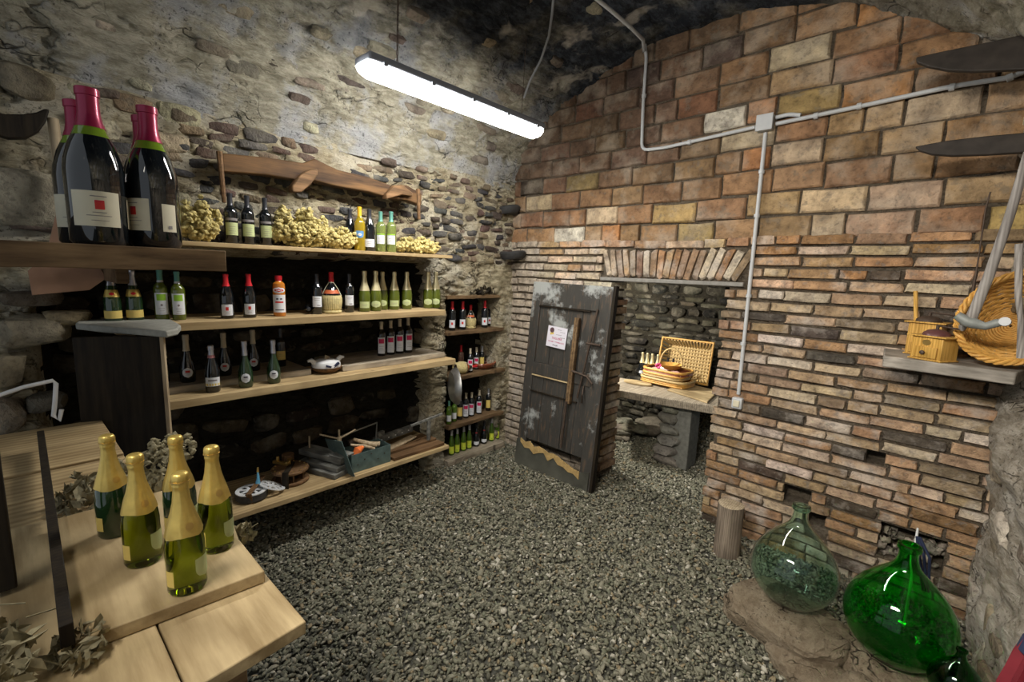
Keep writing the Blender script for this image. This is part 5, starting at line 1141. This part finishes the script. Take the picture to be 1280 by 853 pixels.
m_ = MB(); m_.box((0, 0, .10), (.02, .03, .20)); m_.box((0, -.02, .20), (.02, .36, .02), (R(6), 0, 0)); o = m_.build('iron_square', M['w_slate'], None, bevel=.002, loc=(-3.30, 2.57, Z4 + .042)); tag(o, 'grey T-shaped bracket standing near the pier end of the lowest shelf', 'bracket')
# white pot on the third shelf
p = PZ(408, 463, Z3); po = thing('tureen', 'small white and blue ceramic dish on a dark bowl on the third shelf', 'dish', (-3.34, p.y - .10, Z3 + .001), 0)
po.location.y = PX(408, 461, -3.34).y
MB().lathe([(.001, 0), (.06, 0), (.105, .03), (.11, .045), (.10, .045), (.06, .02), (.001, .014)], 28, close=False).build('dark_bowl', M['w_brown'], po)
MB().lathe([(.001, .03), (.10, .035), (.104, .06), (.095, .085), (.06, .10), (.001, .105)], 28, close=False).build('white_lid', M['white'], po)
for sg in (-1, 1): m_ = MB(); m_.tube([(0, sg * .09, .08), (0, sg * .115, .105), (0, sg * .14, .10)], [.02, .016, .010], 8); m_.build('lug_handle', M['white'], po)
m_ = MB(); m_.tube([(0, 0, .10), (0, .01, .125)], [.016, .02], 10); m_.build('lid_knob', M['w_tool'], po)
m_ = MB(); m_.box((.096, .03, .068), (.012, .05, .018), (R(30), 0, 0)); m_.box((.098, -.03, .062), (.01, .04, .014), (R(-20), 0, 0)); m_.build('blue_motif', M['navy'], po)

# ================================================================== HOPS AND DRY LEAVES
def bunch(name, label, c, size, n, mat, cone=.013, seed=1, leaf=False, cat='dried hops'):
    r = random.Random(seed); mb = MB()
    for i in range(n):
        while True:
            q_ = Vector([r.uniform(-1, 1) for _ in range(3)])
            if q_.length < 1 and q_.z > -.95 and q_.length > .45: break
        q_ = Vector((q_.x * size[0], q_.y * size[1], (q_.z + 1) * size[2] * .5 * (1 + .25 * math.sin(q_.y * 9))))
        s = cone * r.uniform(.7, 1.4); rot = Euler([r.uniform(0, 6.28) for _ in range(3)]).to_matrix()
        if leaf:
            L = s * 2.6; w_ = s * 1.1; v_ = [(-L, 0, 0), (-L * .3, -w_, s * .5), (L * .5, -w_ * .7, s * .2), (L, 0, s * .8), (L * .5, w_ * .7, s * .2), (-L * .3, w_, s * .5), (0, 0, -s * .2)]
            f_ = [(0, 1, 6), (1, 2, 6), (2, 3, 6), (3, 4, 6), (4, 5, 6), (5, 0, 6)]
        else:   # a papery cone: three rings of bracts
            v_ = [(0, 0, -1.5)] + [(math.cos(a) * .9, math.sin(a) * .9, -.5) for a in (0, 1.26, 2.51, 3.77, 5.03)] + [(math.cos(a + .6) * .8, math.sin(a + .6) * .8, .5) for a in (0, 1.26, 2.51, 3.77, 5.03)] + [(0, 0, 1.5)]
            v_ = [tuple(s * k for k in v) for v in v_]
            f_ = [(0, 1 + (i_ + 1) % 5, 1 + i_) for i_ in range(5)] + [(1 + i_, 1 + (i_ + 1) % 5, 6 + i_) for i_ in range(5)] + [(6 + i_, 1 + (i_ + 1) % 5, 6 + (i_ + 1) % 5) for i_ in range(5)] + [(6 + i_, 6 + (i_ + 1) % 5, 11) for i_ in range(5)]
        mb.add([q_ + rot @ Vector(v) for v in v_], f_)
    for i in range(max(3, n // 40)):
        a = Vector((r.uniform(-1, 1) * size[0] * .9, r.uniform(-1, 1) * size[1] * .9, r.uniform(.2, .9) * size[2])); mb.tube([a, a + Vector((r.uniform(-.04, .04), r.uniform(-.06, .06), r.uniform(-.02, .03)))], .0015, 4)
    o = mb.build(name, mat, None, smooth=False, loc=c); return tag(o, label, cat)
hz_ = Z1 + .004
bunch('hops_bunch', 'bunch of dried yellow-green hops between the giant bottles and the three pale-labelled ones', (-3.30, .845, hz_), (.10, .115, .21), 420, M['hops'], seed=1)
bunch('hops_bunch', 'largest bunch of dried hops, in the middle of the top shelf', (-3.33, 1.46, hz_), (.12, .21, .235), 800, M['hops'], seed=2)
bunch('hops_bunch', 'low bunch of dried hops leaning against the white-labelled bottle on the top shelf', (-3.31, 1.73, hz_), (.10, .14, .14), 380, M['hops'], seed=3)
bunch('hops_bunch', 'flat bunch of dried hops at the far end of the top shelf', (-3.33, 2.46, hz_), (.12, .22, .125), 480, M['hops'], seed=4)
bunch('leaf_bunch', 'pile of dry curled leaves at the near corner of the bench by the dark post', (-1.16, -.10, 1.19), (.22, .095, .12), 520, M['dryleaf'], .008, 5, True, 'dry leaves')
bunch('leaf_bunch', 'small sprig of dry leaves on the end of the dark slat', (-1.20, .05, 1.19), (.06, .045, .05), 90, M['dryleaf'], .007, 6, True, 'dry leaves')
bunch('leaf_bunch', 'dry leaves heaped behind the champagne bottles at the panel foot', (-2.02, .22, 1.16), (.16, .17, .10), 320, M['dryleaf'], .008, 7, True, 'dry leaves')
p = PZ(300, 668, 1.15); bunch('leaf_bunch', 'dry leaves poking out past the corner of the knotty bench board', (-1.43, .435, 1.188), (.05, .022, .028), 34, M['dryleaf'], .006, 8, True, 'dry leaves')
p = PZ(220, 600, 1.2); bunch('hops_bunch', 'small cluster of dried hops beside the pale edge of the dark panel', (-2.25, .42, 1.17), (.10, .09, .10), 160, M['dryleaf'], .010, 9)
bunch('twig_bundle', 'black dried twig bundle lying on the cap board of the niche', (-3.52, 3.42, 1.748), (.05, .20, .07), 70, M['w_black'], .014, 10, True, 'twigs')

# ================================================================== THINGS ON THE LEFT WALL
sh = thing('shovel', 'old shovel hung on the stones with a worn wooden handle and copper-brown blade', 'shovel', (-3.34, .272, 2.20), 0)
m_ = MB(); m_.tube([(0, -.01, .47), (0, -.005, .25), (0, .0, .02)], [.022, .024, .026], 12); m_.build('handle', M['w_tool'], sh)
bl = [(-.045, -.02), (-.03, .03), (-.015, .07), (.02, .07), (.04, .02), (.06, -.10), (.08, -.20), (.135, -.31), (.06, -.375), (-.155, -.40), (-.16, -.28), (-.09, -.20)]
m_ = MB().prism(bl, 0, .006); m_.xf(Matrix(((0, 0, 1, .02), (1, 0, 0, 0), (0, 1, 0, 0), (0, 0, 0, 1)))); m_.build('blade', M['copper'], sh, bevel=.002)
for k in (0, 1): m_ = MB(); m_.tube([(.027, 0, .03 + k * .03), (.031, 0, .03 + k * .03)], .006, 8); m_.build('rivet', M['iron'], sh)
def flat_curve(name, label, cat, pts, w, th, x, mat):
    """bent wooden bar against the left wall: pts are (y, z), w the half widths"""
    top = [(y, z + h) for (y, z), h in zip(pts, w)]; bot = [(y, z - h) for (y, z), h in zip(pts, w)]; c = (pts[0][0], pts[0][1])
    poly = [(y - c[0], z - c[1]) for y, z in bot + top[::-1]]
    m_ = MB().prism(poly, 0, th); m_.xf(Matrix(((0, 0, 1, 0), (1, 0, 0, 0), (0, 1, 0, 0), (0, 0, 0, 1))))
    if cat is None: return m_
    o = m_.build(name, mat, None, bevel=.008, loc=(x, c[0], c[1])); return tag(o, label, cat)
flat_curve('curved_blade', 'dark upswept wooden horn above the shovel on the rough wall', 'yoke end', [(-.10, 2.62), (.03, 2.60), (.10, 2.59), (.16, 2.605), (.205, 2.635), (.235, 2.675), (.25, 2.70)], [.05, .05, .055, .055, .045, .030, .006], .05, -3.36, M['w_black'])
yk = thing('ox_yoke', 'long worn wooden ox yoke with pegs hanging above the top shelf', 'yoke', (-3.42, 1.0, 2.60), 0)
def ypart(nm, pts, w, th, x, mat):
    m_ = flat_curve('', '', None, pts, w, th, x, mat); o = m_.build(nm, mat, yk, bevel=.008, loc=(x, pts[0][0] - 1.0, pts[0][1] - 2.60)); return o
ypart('beam', [(1.0, 2.60), (1.25, 2.625), (1.50, 2.63), (1.58, 2.66), (1.75, 2.63), (2.0, 2.625), (2.2, 2.60), (2.35, 2.615), (2.50, 2.58)], [.055, .055, .06, .075, .06, .055, .05, .06, .05], .09, 0, M['w_yoke'])
ypart('neck_block', [(1.40, 2.50), (1.46, 2.545), (1.53, 2.60), (1.58, 2.64)], [.02, .06, .05, .02], .07, .06, M['w_brown'])
ypart('neck_block', [(2.13, 2.55), (2.20, 2.60), (2.28, 2.625), (2.38, 2.60)], [.02, .045, .04, .015], .07, .06, M['w_brown'])
for y, z0, z1 in ((.985, 2.66, 2.36), (2.46, 2.66, 2.41)): m_ = MB(); m_.tube([(.09, y - 1.0, z0 - 2.6), (.09, y - 1.0 + .012, z1 - 2.6)], [.018, .013], 8); m_.build('peg', M['w_brown'], yk)
pn = thing('hanging_pan', 'round dull metal pan hanging edge-on from the pier beside the niche', 'pan', (-3.36, 2.885, 0.875), 0); pn.rotation_euler = (R(90), 0, R(154))
MB().lathe([(.001, 0), (.14, .0), (.175, .03), (.185, .055), (.178, .055), (.165, .03), (.135, .010), (.001, .010)], 36, close=False).build('pan_body', M['steel'], pn)
MB().tube([(0, .18, .05), (0, .205, .05), (.01, .215, .04), (0, .20, .03)], .004, 6).build('hanging_ring', M['iron'], pn)
# two dark wooden corbel bowls in the corner
for (px, py, l) in [(633, 262, 'upper dark slate-like corbel jutting from the corner above the door'), (640, 318, 'lower dark slate-like corbel jutting from the corner above the door')]:
    p = PW(px, py, .10); m_ = MB(); n = 14; vs = []
    for (k, z) in ((.75, -.05), (.95, -.02), (1.0, .015), (.9, .03)):
        for i in range(n): a = math.pi * 2 * i / n; vs.append((.17 * k * math.cos(a), .13 * k * math.sin(a) + (0), z + (.012 * math.cos(2 * a))))
    fs = [(j * n + i, j * n + (i + 1) % n, (j + 1) * n + (i + 1) % n, (j + 1) * n + i) for j in range(3) for i in range(n)] + [tuple(range(n))[::-1], tuple(3 * n + i for i in range(n))]
    o = m_.add(vs, fs).build('corbel', M['slate'], None, loc=p); tag(o, l, 'corbel')
# woven basket in the niche
p = PX(617, 458, -3.6); nb_ = thing('niche_basket', 'red-brown shallow woven basket at the end of the second niche shelf', 'basket', (-3.60, 3.56, .932), R(15))
m_ = MB(); 
for k, (rx, z) in enumerate([(.07, .008), (.09, .02), (.105, .034), (.115, .048)]): m_.tube([(rx * 1.0 * math.cos(a), rx * 1.3 * math.sin(a), z) for a in np.linspace(0, 2 * math.pi, 25)], .008, 6, False)
m_.prism([(.07 * math.cos(a), .09 * math.sin(a)) for a in np.linspace(0, 2 * math.pi, 20)[:-1]], .0, .008); m_.build('woven_side', M['wickerred'], nb_)
m_ = MB(); m_.tube([(.118 * math.cos(a), .15 * math.sin(a), .06) for a in np.linspace(0, 2 * math.pi, 25)], .010, 6, False); m_.build('rim', M['wickerred'], nb_)

# ================================================================== RIGHT-HAND SIDE
# log stump
sp = PZ(906, 700, 0); st = thing('log_stump', 'upright sawn log stump standing on the gravel against the brick jamb', 'log', (sp.x - .02, sp.y + .08, -.01), 0)
m_ = MB(); n = 26; vs = []; hgt = topz(Vector((st.location.x, st.location.y, 0)), 629)
for (k, z) in ((1.03, 0), (1.0, .1), (.985, .2), (1.0, .3), (.99, 1)):
    for i in range(n): a = math.pi * 2 * i / n; rr = .088 * k * (1 + .03 * math.sin(3 * a) + .018 * math.sin(11 * a + z * 3)); vs.append((rr * math.cos(a), rr * math.sin(a), z * hgt if z in (0, 1) else z * hgt * 3))
m_.add(vs, [(j * n + i, j * n + (i + 1) % n, (j + 1) * n + (i + 1) % n, (j + 1) * n + i) for j in range(4) for i in range(n)] + [tuple(range(n))[::-1]]); m_.build('bark_trunk', M['w_log'], st)
m_ = MB(); m_.add([(x, y, hgt + .0005) for x, y, z in vs[-n:]] + [(x * .9, y * .9, hgt + .004) for x, y, z in vs[-n:]], [(i, (i + 1) % n, n + (i + 1) % n, n + i) for i in range(n)] + [tuple(n + i for i in range(n))]); m_.build('sawn_top', M['cutface'], st)
# rock base
M['rock'] = rubble('tan_bedrock', [(0.06, 0.045, 0.03), (0.22, 0.17, 0.115), (0.33, 0.27, 0.19), (0.38, 0.33, 0.25)], bloom=.4, scale=7)
def rock(name, label, loc, dims, rz, seed, mat, flat=.35, sub=3, cat='rock', rx=0.0):
    import bmesh
    bm = bmesh.new(); bmesh.ops.create_icosphere(bm, subdivisions=sub, radius=1.0); vs = np.array([v.co[:] for v in bm.verts]); fs = [tuple(v.index for v in f.verts) for f in bm.faces]; bm.free()
    s = np.sign(vs) * np.abs(vs) ** (1 - flat); o_ = seed * 3.7
    s = s * (1 + .16 * fbm(vs[:, 0] + o_, vs[:, 1], vs[:, 2], 1.6, 3) + .06 * fbm(vs[:, 0] + o_, vs[:, 1], vs[:, 2] * 3, 4, 3))[:, None]
    s = s / np.abs(s).max(0) * np.array(dims) / 2
    o = MB().add([tuple(x) for x in s], fs).build(name, mat, None, loc=(loc[0], loc[1], loc[2] + dims[2] / 2)); o.rotation_euler = (rx, 0, rz); return tag(o, label, cat)
rock('flat_rock', 'large flat tan rock on the gravel under the pale demijohn', (-.40, 2.88, -.03), (.66, .48, .185), R(-22), 1, M['rock'], .45, 4)
rock('flat_rock', 'long low rock half buried in gravel in front of the large flat one', (-.20, 2.62, -.04), (.50, .30, .12), R(-24), 2, M['rock'], .45, 4)
rock('round_stone', 'rounded grey-brown stone wedged below the bright green demijohn', (-.03, 2.60, -.02), (.17, .16, .17), .3, 3, M['rock'], .1)
rock('flat_rock', 'broad rock hidden under the bright green demijohn', (.10, 2.93, -.02), (.50, .46, .155), R(10), 4, M['rock'], .45, 4)
rock('boulder', 'rounded pale boulder at the foot of the limed rock wall', (.31, 2.69, -.02), (.20, .26, .212), 0, 5, M['rock'], .15, 4)
def demijohn(label, loc, rz, s, mat, tilt=(0, 0)):
    t = thing('demijohn', label, 'demijohn', loc, rz, None, (tilt[0], tilt[1], rz), s)
    out = [(.0006, .008), (.05, .004), (.085, .004), (.12, .022), (.165, .06), (.205, .115), (.228, .18), (.2295, .24), (.215, .30), (.188, .352), (.150, .402), (.110, .445), (.075, .480), (.052, .508), (.041, .540), (.037, .575), (.037, .592), (.044, .596), (.047, .606), (.044, .618), (.036, .620)]
    inn = [(max(r - .0055, .0005), z + (.006 if r < .15 and z < .1 else 0)) for r, z in out][::-1]
    def fine(pr):
        q = np.array(pr); d = np.r_[0, np.cumsum(np.hypot(*np.diff(q, axis=0).T))]; tt = np.linspace(0, d[-1], 60); return list(zip(np.interp(tt, d, q[:, 0]), np.interp(tt, d, q[:, 1])))
    def sm(pr):
        q = np.array(fine(pr)); k = np.array([.25, .5, .25])
        for _ in range(3):
            for c in (0, 1): q[1:-1, c] = np.convolve(q[:, c], k, 'valid')
        return [tuple(x) for x in q]
    pr = sm(out) + sm(inn)
    MB().lathe(pr, 56, close=False).build('glass_body', mat, t)
    MB().lathe([(.0385, .588), (.0465, .594), (.0500, .606), (.0465, .619), (.0385, .622), (.0365, .606), (.0385, .588)], 40, close=False).build('rolled_lip', mat, t)
    return t
demijohn('pale blue-green glass demijohn sitting on the flat rock', (-.40, 2.955, .142), .4, .97, M['gl_aqua'], (R(-1), R(0)))
demijohn('large bright emerald green glass demijohn at the foot of the brick wall', (.075, 2.90, .128), 1.2, 1.0, M['gl_emerald'], (R(0), R(-1.5)))
demijohn('smaller dark green demijohn mostly hidden beside the emerald one by the limed rock', (.285, 2.67, .19), .2, .42, M['gl_deep'])
# small things behind the emerald demijohn
m_ = MB(); m_.tube([(0, -.06, -.33), (0, 0, 0), (-.01, .02, .16), (-.012, .03, .27)], [.007, .008, .009, .005], 8); o = m_.build('white_stick', M['white'], None, loc=(.115, 3.46, .33)); tag(o, 'thin white-tipped stick standing behind the emerald demijohn', 'stick')
m_ = MB(); 
for k in range(3): m_.tube([(-.03 + k * .006, 0, .24), (-.012 + .022 * k, -.01, .15), (.01 + .014 * k, -.02, .08), (.03 + .012 * k, -.02, -.03)], [.006, .007, .007, .005], 7)
o = m_.build('black_strap_bundle', M['navy'], None, loc=(.125, 3.15, .45)); tag(o, 'dark blue and black strap bundle hanging behind the emerald demijohn neck', 'strap')
# red umbrella on the limed wall
um = thing('folded_umbrella', 'folded red umbrella with a navy strap hanging at the limed rock wall', 'umbrella', (.262, 1.52, .95), 0); um.rotation_euler = (R(-4), R(7), 0)
m_ = MB(); n = 24; vs = []
for (r_, z) in ((.006, .0), (.030, .05), (.040, .12), (.036, .20), (.024, .30), (.017, .45), (.010, .58)):
    for i in range(n): a = math.pi * 2 * i / n; rr = r_ * (1 + .28 * (i % 3 == 0) - .12 * (i % 3 == 1)); vs.append((rr * math.cos(a + z), rr * math.sin(a + z), z))
m_.add(vs, [(j * n + i, j * n + (i + 1) % n, (j + 1) * n + (i + 1) % n, (j + 1) * n + i) for j in range(6) for i in range(n)] + [tuple(range(n))[::-1]]); m_.build('cloth', M['redcloth'], um)
m_ = MB(); m_.lathe([(.038, .215), (.041, .218), (.039, .248), (.035, .250)], 20, close=False); m_.build('strap', M['navy'], um)
# wall slab with grinders, basket and tool
SZ = 1.60; ys_ = 3.30
sb = poly_board('slab_shelf', 'thick weathered grey wooden slab shelf jutting from the brick wall', [(-.165, 3.34), (.10, 3.30), (.345, 3.27), (.40, 3.50), (.40, 3.78), (-.19, 3.78)], SZ, .062, M['w_greyX'], 'shelf', None, .006)
def grinder(label, loc, rz, s, tall):
    t = thing('coffee_grinder', label, 'coffee grinder', loc, rz, None, None, s); h = .13 if not tall else .19
    m_ = MB(); m_.box((0, 0, h / 2), (.15, .13, h)); m_.build('wooden_box', M['w_honey'], t, bevel=.003)
    m_ = MB(); m_.box((0, 0, .004), (.165, .145, .008)); m_.build('base_moulding', M['w_honey'], t, bevel=.003)
    m_ = MB(); m_.box((0, -.068, .045), (.115, .012, .06)); d = m_.build('drawer', M['w_honey'], t, bevel=.002)
    m_ = MB(); m_.lathe([(.004, 0), (.005, .01), (.011, .014), (.011, .022), (.001, .026)], 14); m_.xf(Matrix.Rotation(R(90), 4, 'X')); m_.build('knob', M['iron'], d, loc=(0, -.074, .045))
    if not tall: m_ = MB(); m_.tube([(0, -.0665, .10), (0, -.0685, .10)], .016, 18); m_.xf(Matrix.Diagonal((1.3, 1, 1, 1))); m_.build('oval_badge', M['brass'], t)
    m_ = MB(); m_.box((0, 0, h + .004), (.19, .165, .008)); m_.build('top_plate', M['w_honey'], t, bevel=.002)
    m_ = MB(); m_.lathe([(.062, h + .008), (.058, h + .022), (.040, h + .036), (.015, h + .042), (.001, h + .043)], 26, close=False); m_.build('dome', plain('maroon_enamel', (.11, .045, .045), .35, var=.1) if not tall else M['iron'], t)
    m_ = MB(); m_.tube([(0, 0, h + .04), (0, 0, h + .065)], .008, 10); m_.tube([(0, 0, h + .062), (.06, -.02, h + .060), (.13, -.03, h + .055)], .005, 8); m_.build('crank_arm', M['iron'], t)
    m_ = MB(); m_.lathe([(.005, 0), (.015, .012), (.018, .026), (.012, .038), (.001, .041)], 14); m_.build('crank_knob', M['w_hoe'], t, loc=(.13, -.03, h + .05)); return t
g1 = grinder('honey-coloured wooden coffee grinder with small drawer at the slab front', (.04, 3.40, SZ + .001), R(-32), .98, False)
g2 = grinder('taller honey-coloured coffee grinder standing behind the one with the small drawer', (.0, 3.63, SZ + .001), R(-12), .98, True)
m_ = MB(); m_.tube([(0, 0, 0), (.02, .0, .18)], .011, 8); 
o = m_.build('wooden_peg', M['w_honey'], g2, loc=(-.06, 0, .195)); o.rotation_euler = (0, R(-14), 0)
# golden wicker basket lying against the wall
bk = thing('wicker_basket', 'golden wicker basket tipped up against the wall at the slab end', 'basket', (.33, 3.56, SZ + .19), 0); bk.rotation_euler = (R(68), R(38), R(-10)); bk.location = (.335, 3.52, SZ + .235)
m_ = MB(); rg = random.Random(5)
for k in range(16):
    t_ = k / 15; rr = .09 + .115 * math.sin(t_ * 1.45); z_ = -.11 + .20 * t_
    m_.tube([(rr * 1.0 * math.cos(a) * (1 + .03 * math.sin(a * 11 + k * 3)), rr * 1.25 * math.sin(a) * (1 + .03 * math.sin(a * 11 + k * 3)), z_ + .006 * math.sin(a * 11 + k * math.pi)) for a in np.linspace(0, 2 * math.pi, 56)], .0085, 6, False)
for k in range(9):
    rr = .010 + .010 * k; m_.tube([(rr * math.cos(a), rr * 1.25 * math.sin(a), -.112) for a in np.linspace(0, 2 * math.pi, 28)], .0065, 5, False)
m_.build('woven_side', M['wicker'], bk)
m_ = MB()
for k in range(22):
    a = 2 * math.pi * k / 22; m_.tube([(math.cos(a) * (.09 + .115 * math.sin(t * 1.45)), 1.25 * math.sin(a) * (.09 + .115 * math.sin(t * 1.45)), -.11 + .20 * t) for t in np.linspace(0, 1, 7)], .0055, 6)
m_.build('upright_canes', M['wickerpale'], bk)
m_ = MB()
for o_ in (0, 1, 2): m_.tube([((.207 + .010 * math.cos(a * 14 + o_ * 2.1)) * math.cos(a), 1.25 * (.207 + .010 * math.cos(a * 14 + o_ * 2.1)) * math.sin(a), .098 + .010 * math.sin(a * 14 + o_ * 2.1)) for a in np.linspace(0, 2 * math.pi, 90)], .0085, 6, False)
m_.build('braided_rim', M['wicker'], bk)
# long grey wooden tool leaning with its cross handle
YT = 3.22; A = PY(1286, 190, YT); B = PY(1262, 270, YT); C_ = PY(1236, 345, YT); D_ = PY(1214, 398, YT)
hoe = thing('wooden_lever', 'long grey wooden lever with a jointed cross handle leaning over the slab', 'lever', D_, 0)
m_ = MB(); m_.tube([Vector(p) - D_ for p in (A, B, C_, D_)], [.018, .019, .021, .023], 12); m_.build('shaft', M['w_hoe'], hoe)
m_ = MB(); m_.tube([PY(x, y, YT - .01) - D_ for x, y in ((1196, 394), (1208, 402), (1216, 404), (1232, 408), (1246, 404), (1257, 402))], [.020, .026, .027, .019, .020, .016], 12); m_.build('cross_handle', plain('blue_grey_old_metal', (.27, .29, .28), .6, .3, var=.2, bmp=.4), hoe)
m_ = MB(); m_.tube([PY(1256, 402, YT - .035) - D_, PY(1257, 403, YT + .02) - D_], .021, 12); m_.build('end_ferrule', M['conduit'], hoe)
sv = thing('upright_stave', 'vertical grey stave at the photo edge beside the golden basket', 'stave', PY(1277, 450, 3.0), 0); o0 = sv.location.copy()
m_ = MB(); m_.tube([PY(1274, 305, 3.0) - o0, PY(1273, 370, 3.0) - o0, PY(1276, 400, 3.0) - o0, PY(1276, 448, 3.0) - o0], [.014, .012, .010, .014], 8); m_.build('shaft', M['w_hoe'], sv)
m_ = MB(); q0 = PY(1232, 262, 3.66); m_.tube([PY(1238, 240, 3.66) - q0, Vector((0, 0, 0)), PY(1222, 330, 3.66) - q0, PY(1212, 388, 3.66) - q0], [.004, .004, .004, .012], 6); tag(m_.build('thin_rod', M['iron'], None, loc=q0), 'thin rusty rod leaning on the bricks behind the grey lever', 'rod')
# two black blades from the right wall
def blade(label, pts_top, pts_bot, y, seed):
    c = PY(*pts_top[0], y); po = [PY(a, b, y) - c for a, b in pts_top] + [PY(a, b, y) - c for a, b in pts_bot[::-1]]
    m_ = MB().prism([(p.x, p.z) for p in po], -.012, .012); m_.xf(Matrix(((1, 0, 0, 0), (0, 0, 1, 0), (0, 1, 0, 0), (0, 0, 0, 1))))
    o = m_.build('iron_sickle', M['blade'], None, bevel=.006, loc=c); o.rotation_euler = (R(-12), 0, 0); return tag(o, label, 'blade')
blade('upper broad black iron blade pointing from the limed wall over the bricks', [(1145, 73), (1175, 66), (1230, 55), (1300, 40), (1330, 34)], [(1146, 80), (1160, 86), (1185, 92), (1215, 94), (1300, 92), (1330, 92)], 3.42, 1)
blade('lower narrower black iron blade pointing over the bricks below the long conduit', [(1144, 184), (1180, 177), (1230, 171), (1300, 165), (1330, 163)], [(1150, 190), (1165, 195), (1190, 197), (1230, 196), (1300, 192), (1330, 191)], 3.42, 2)
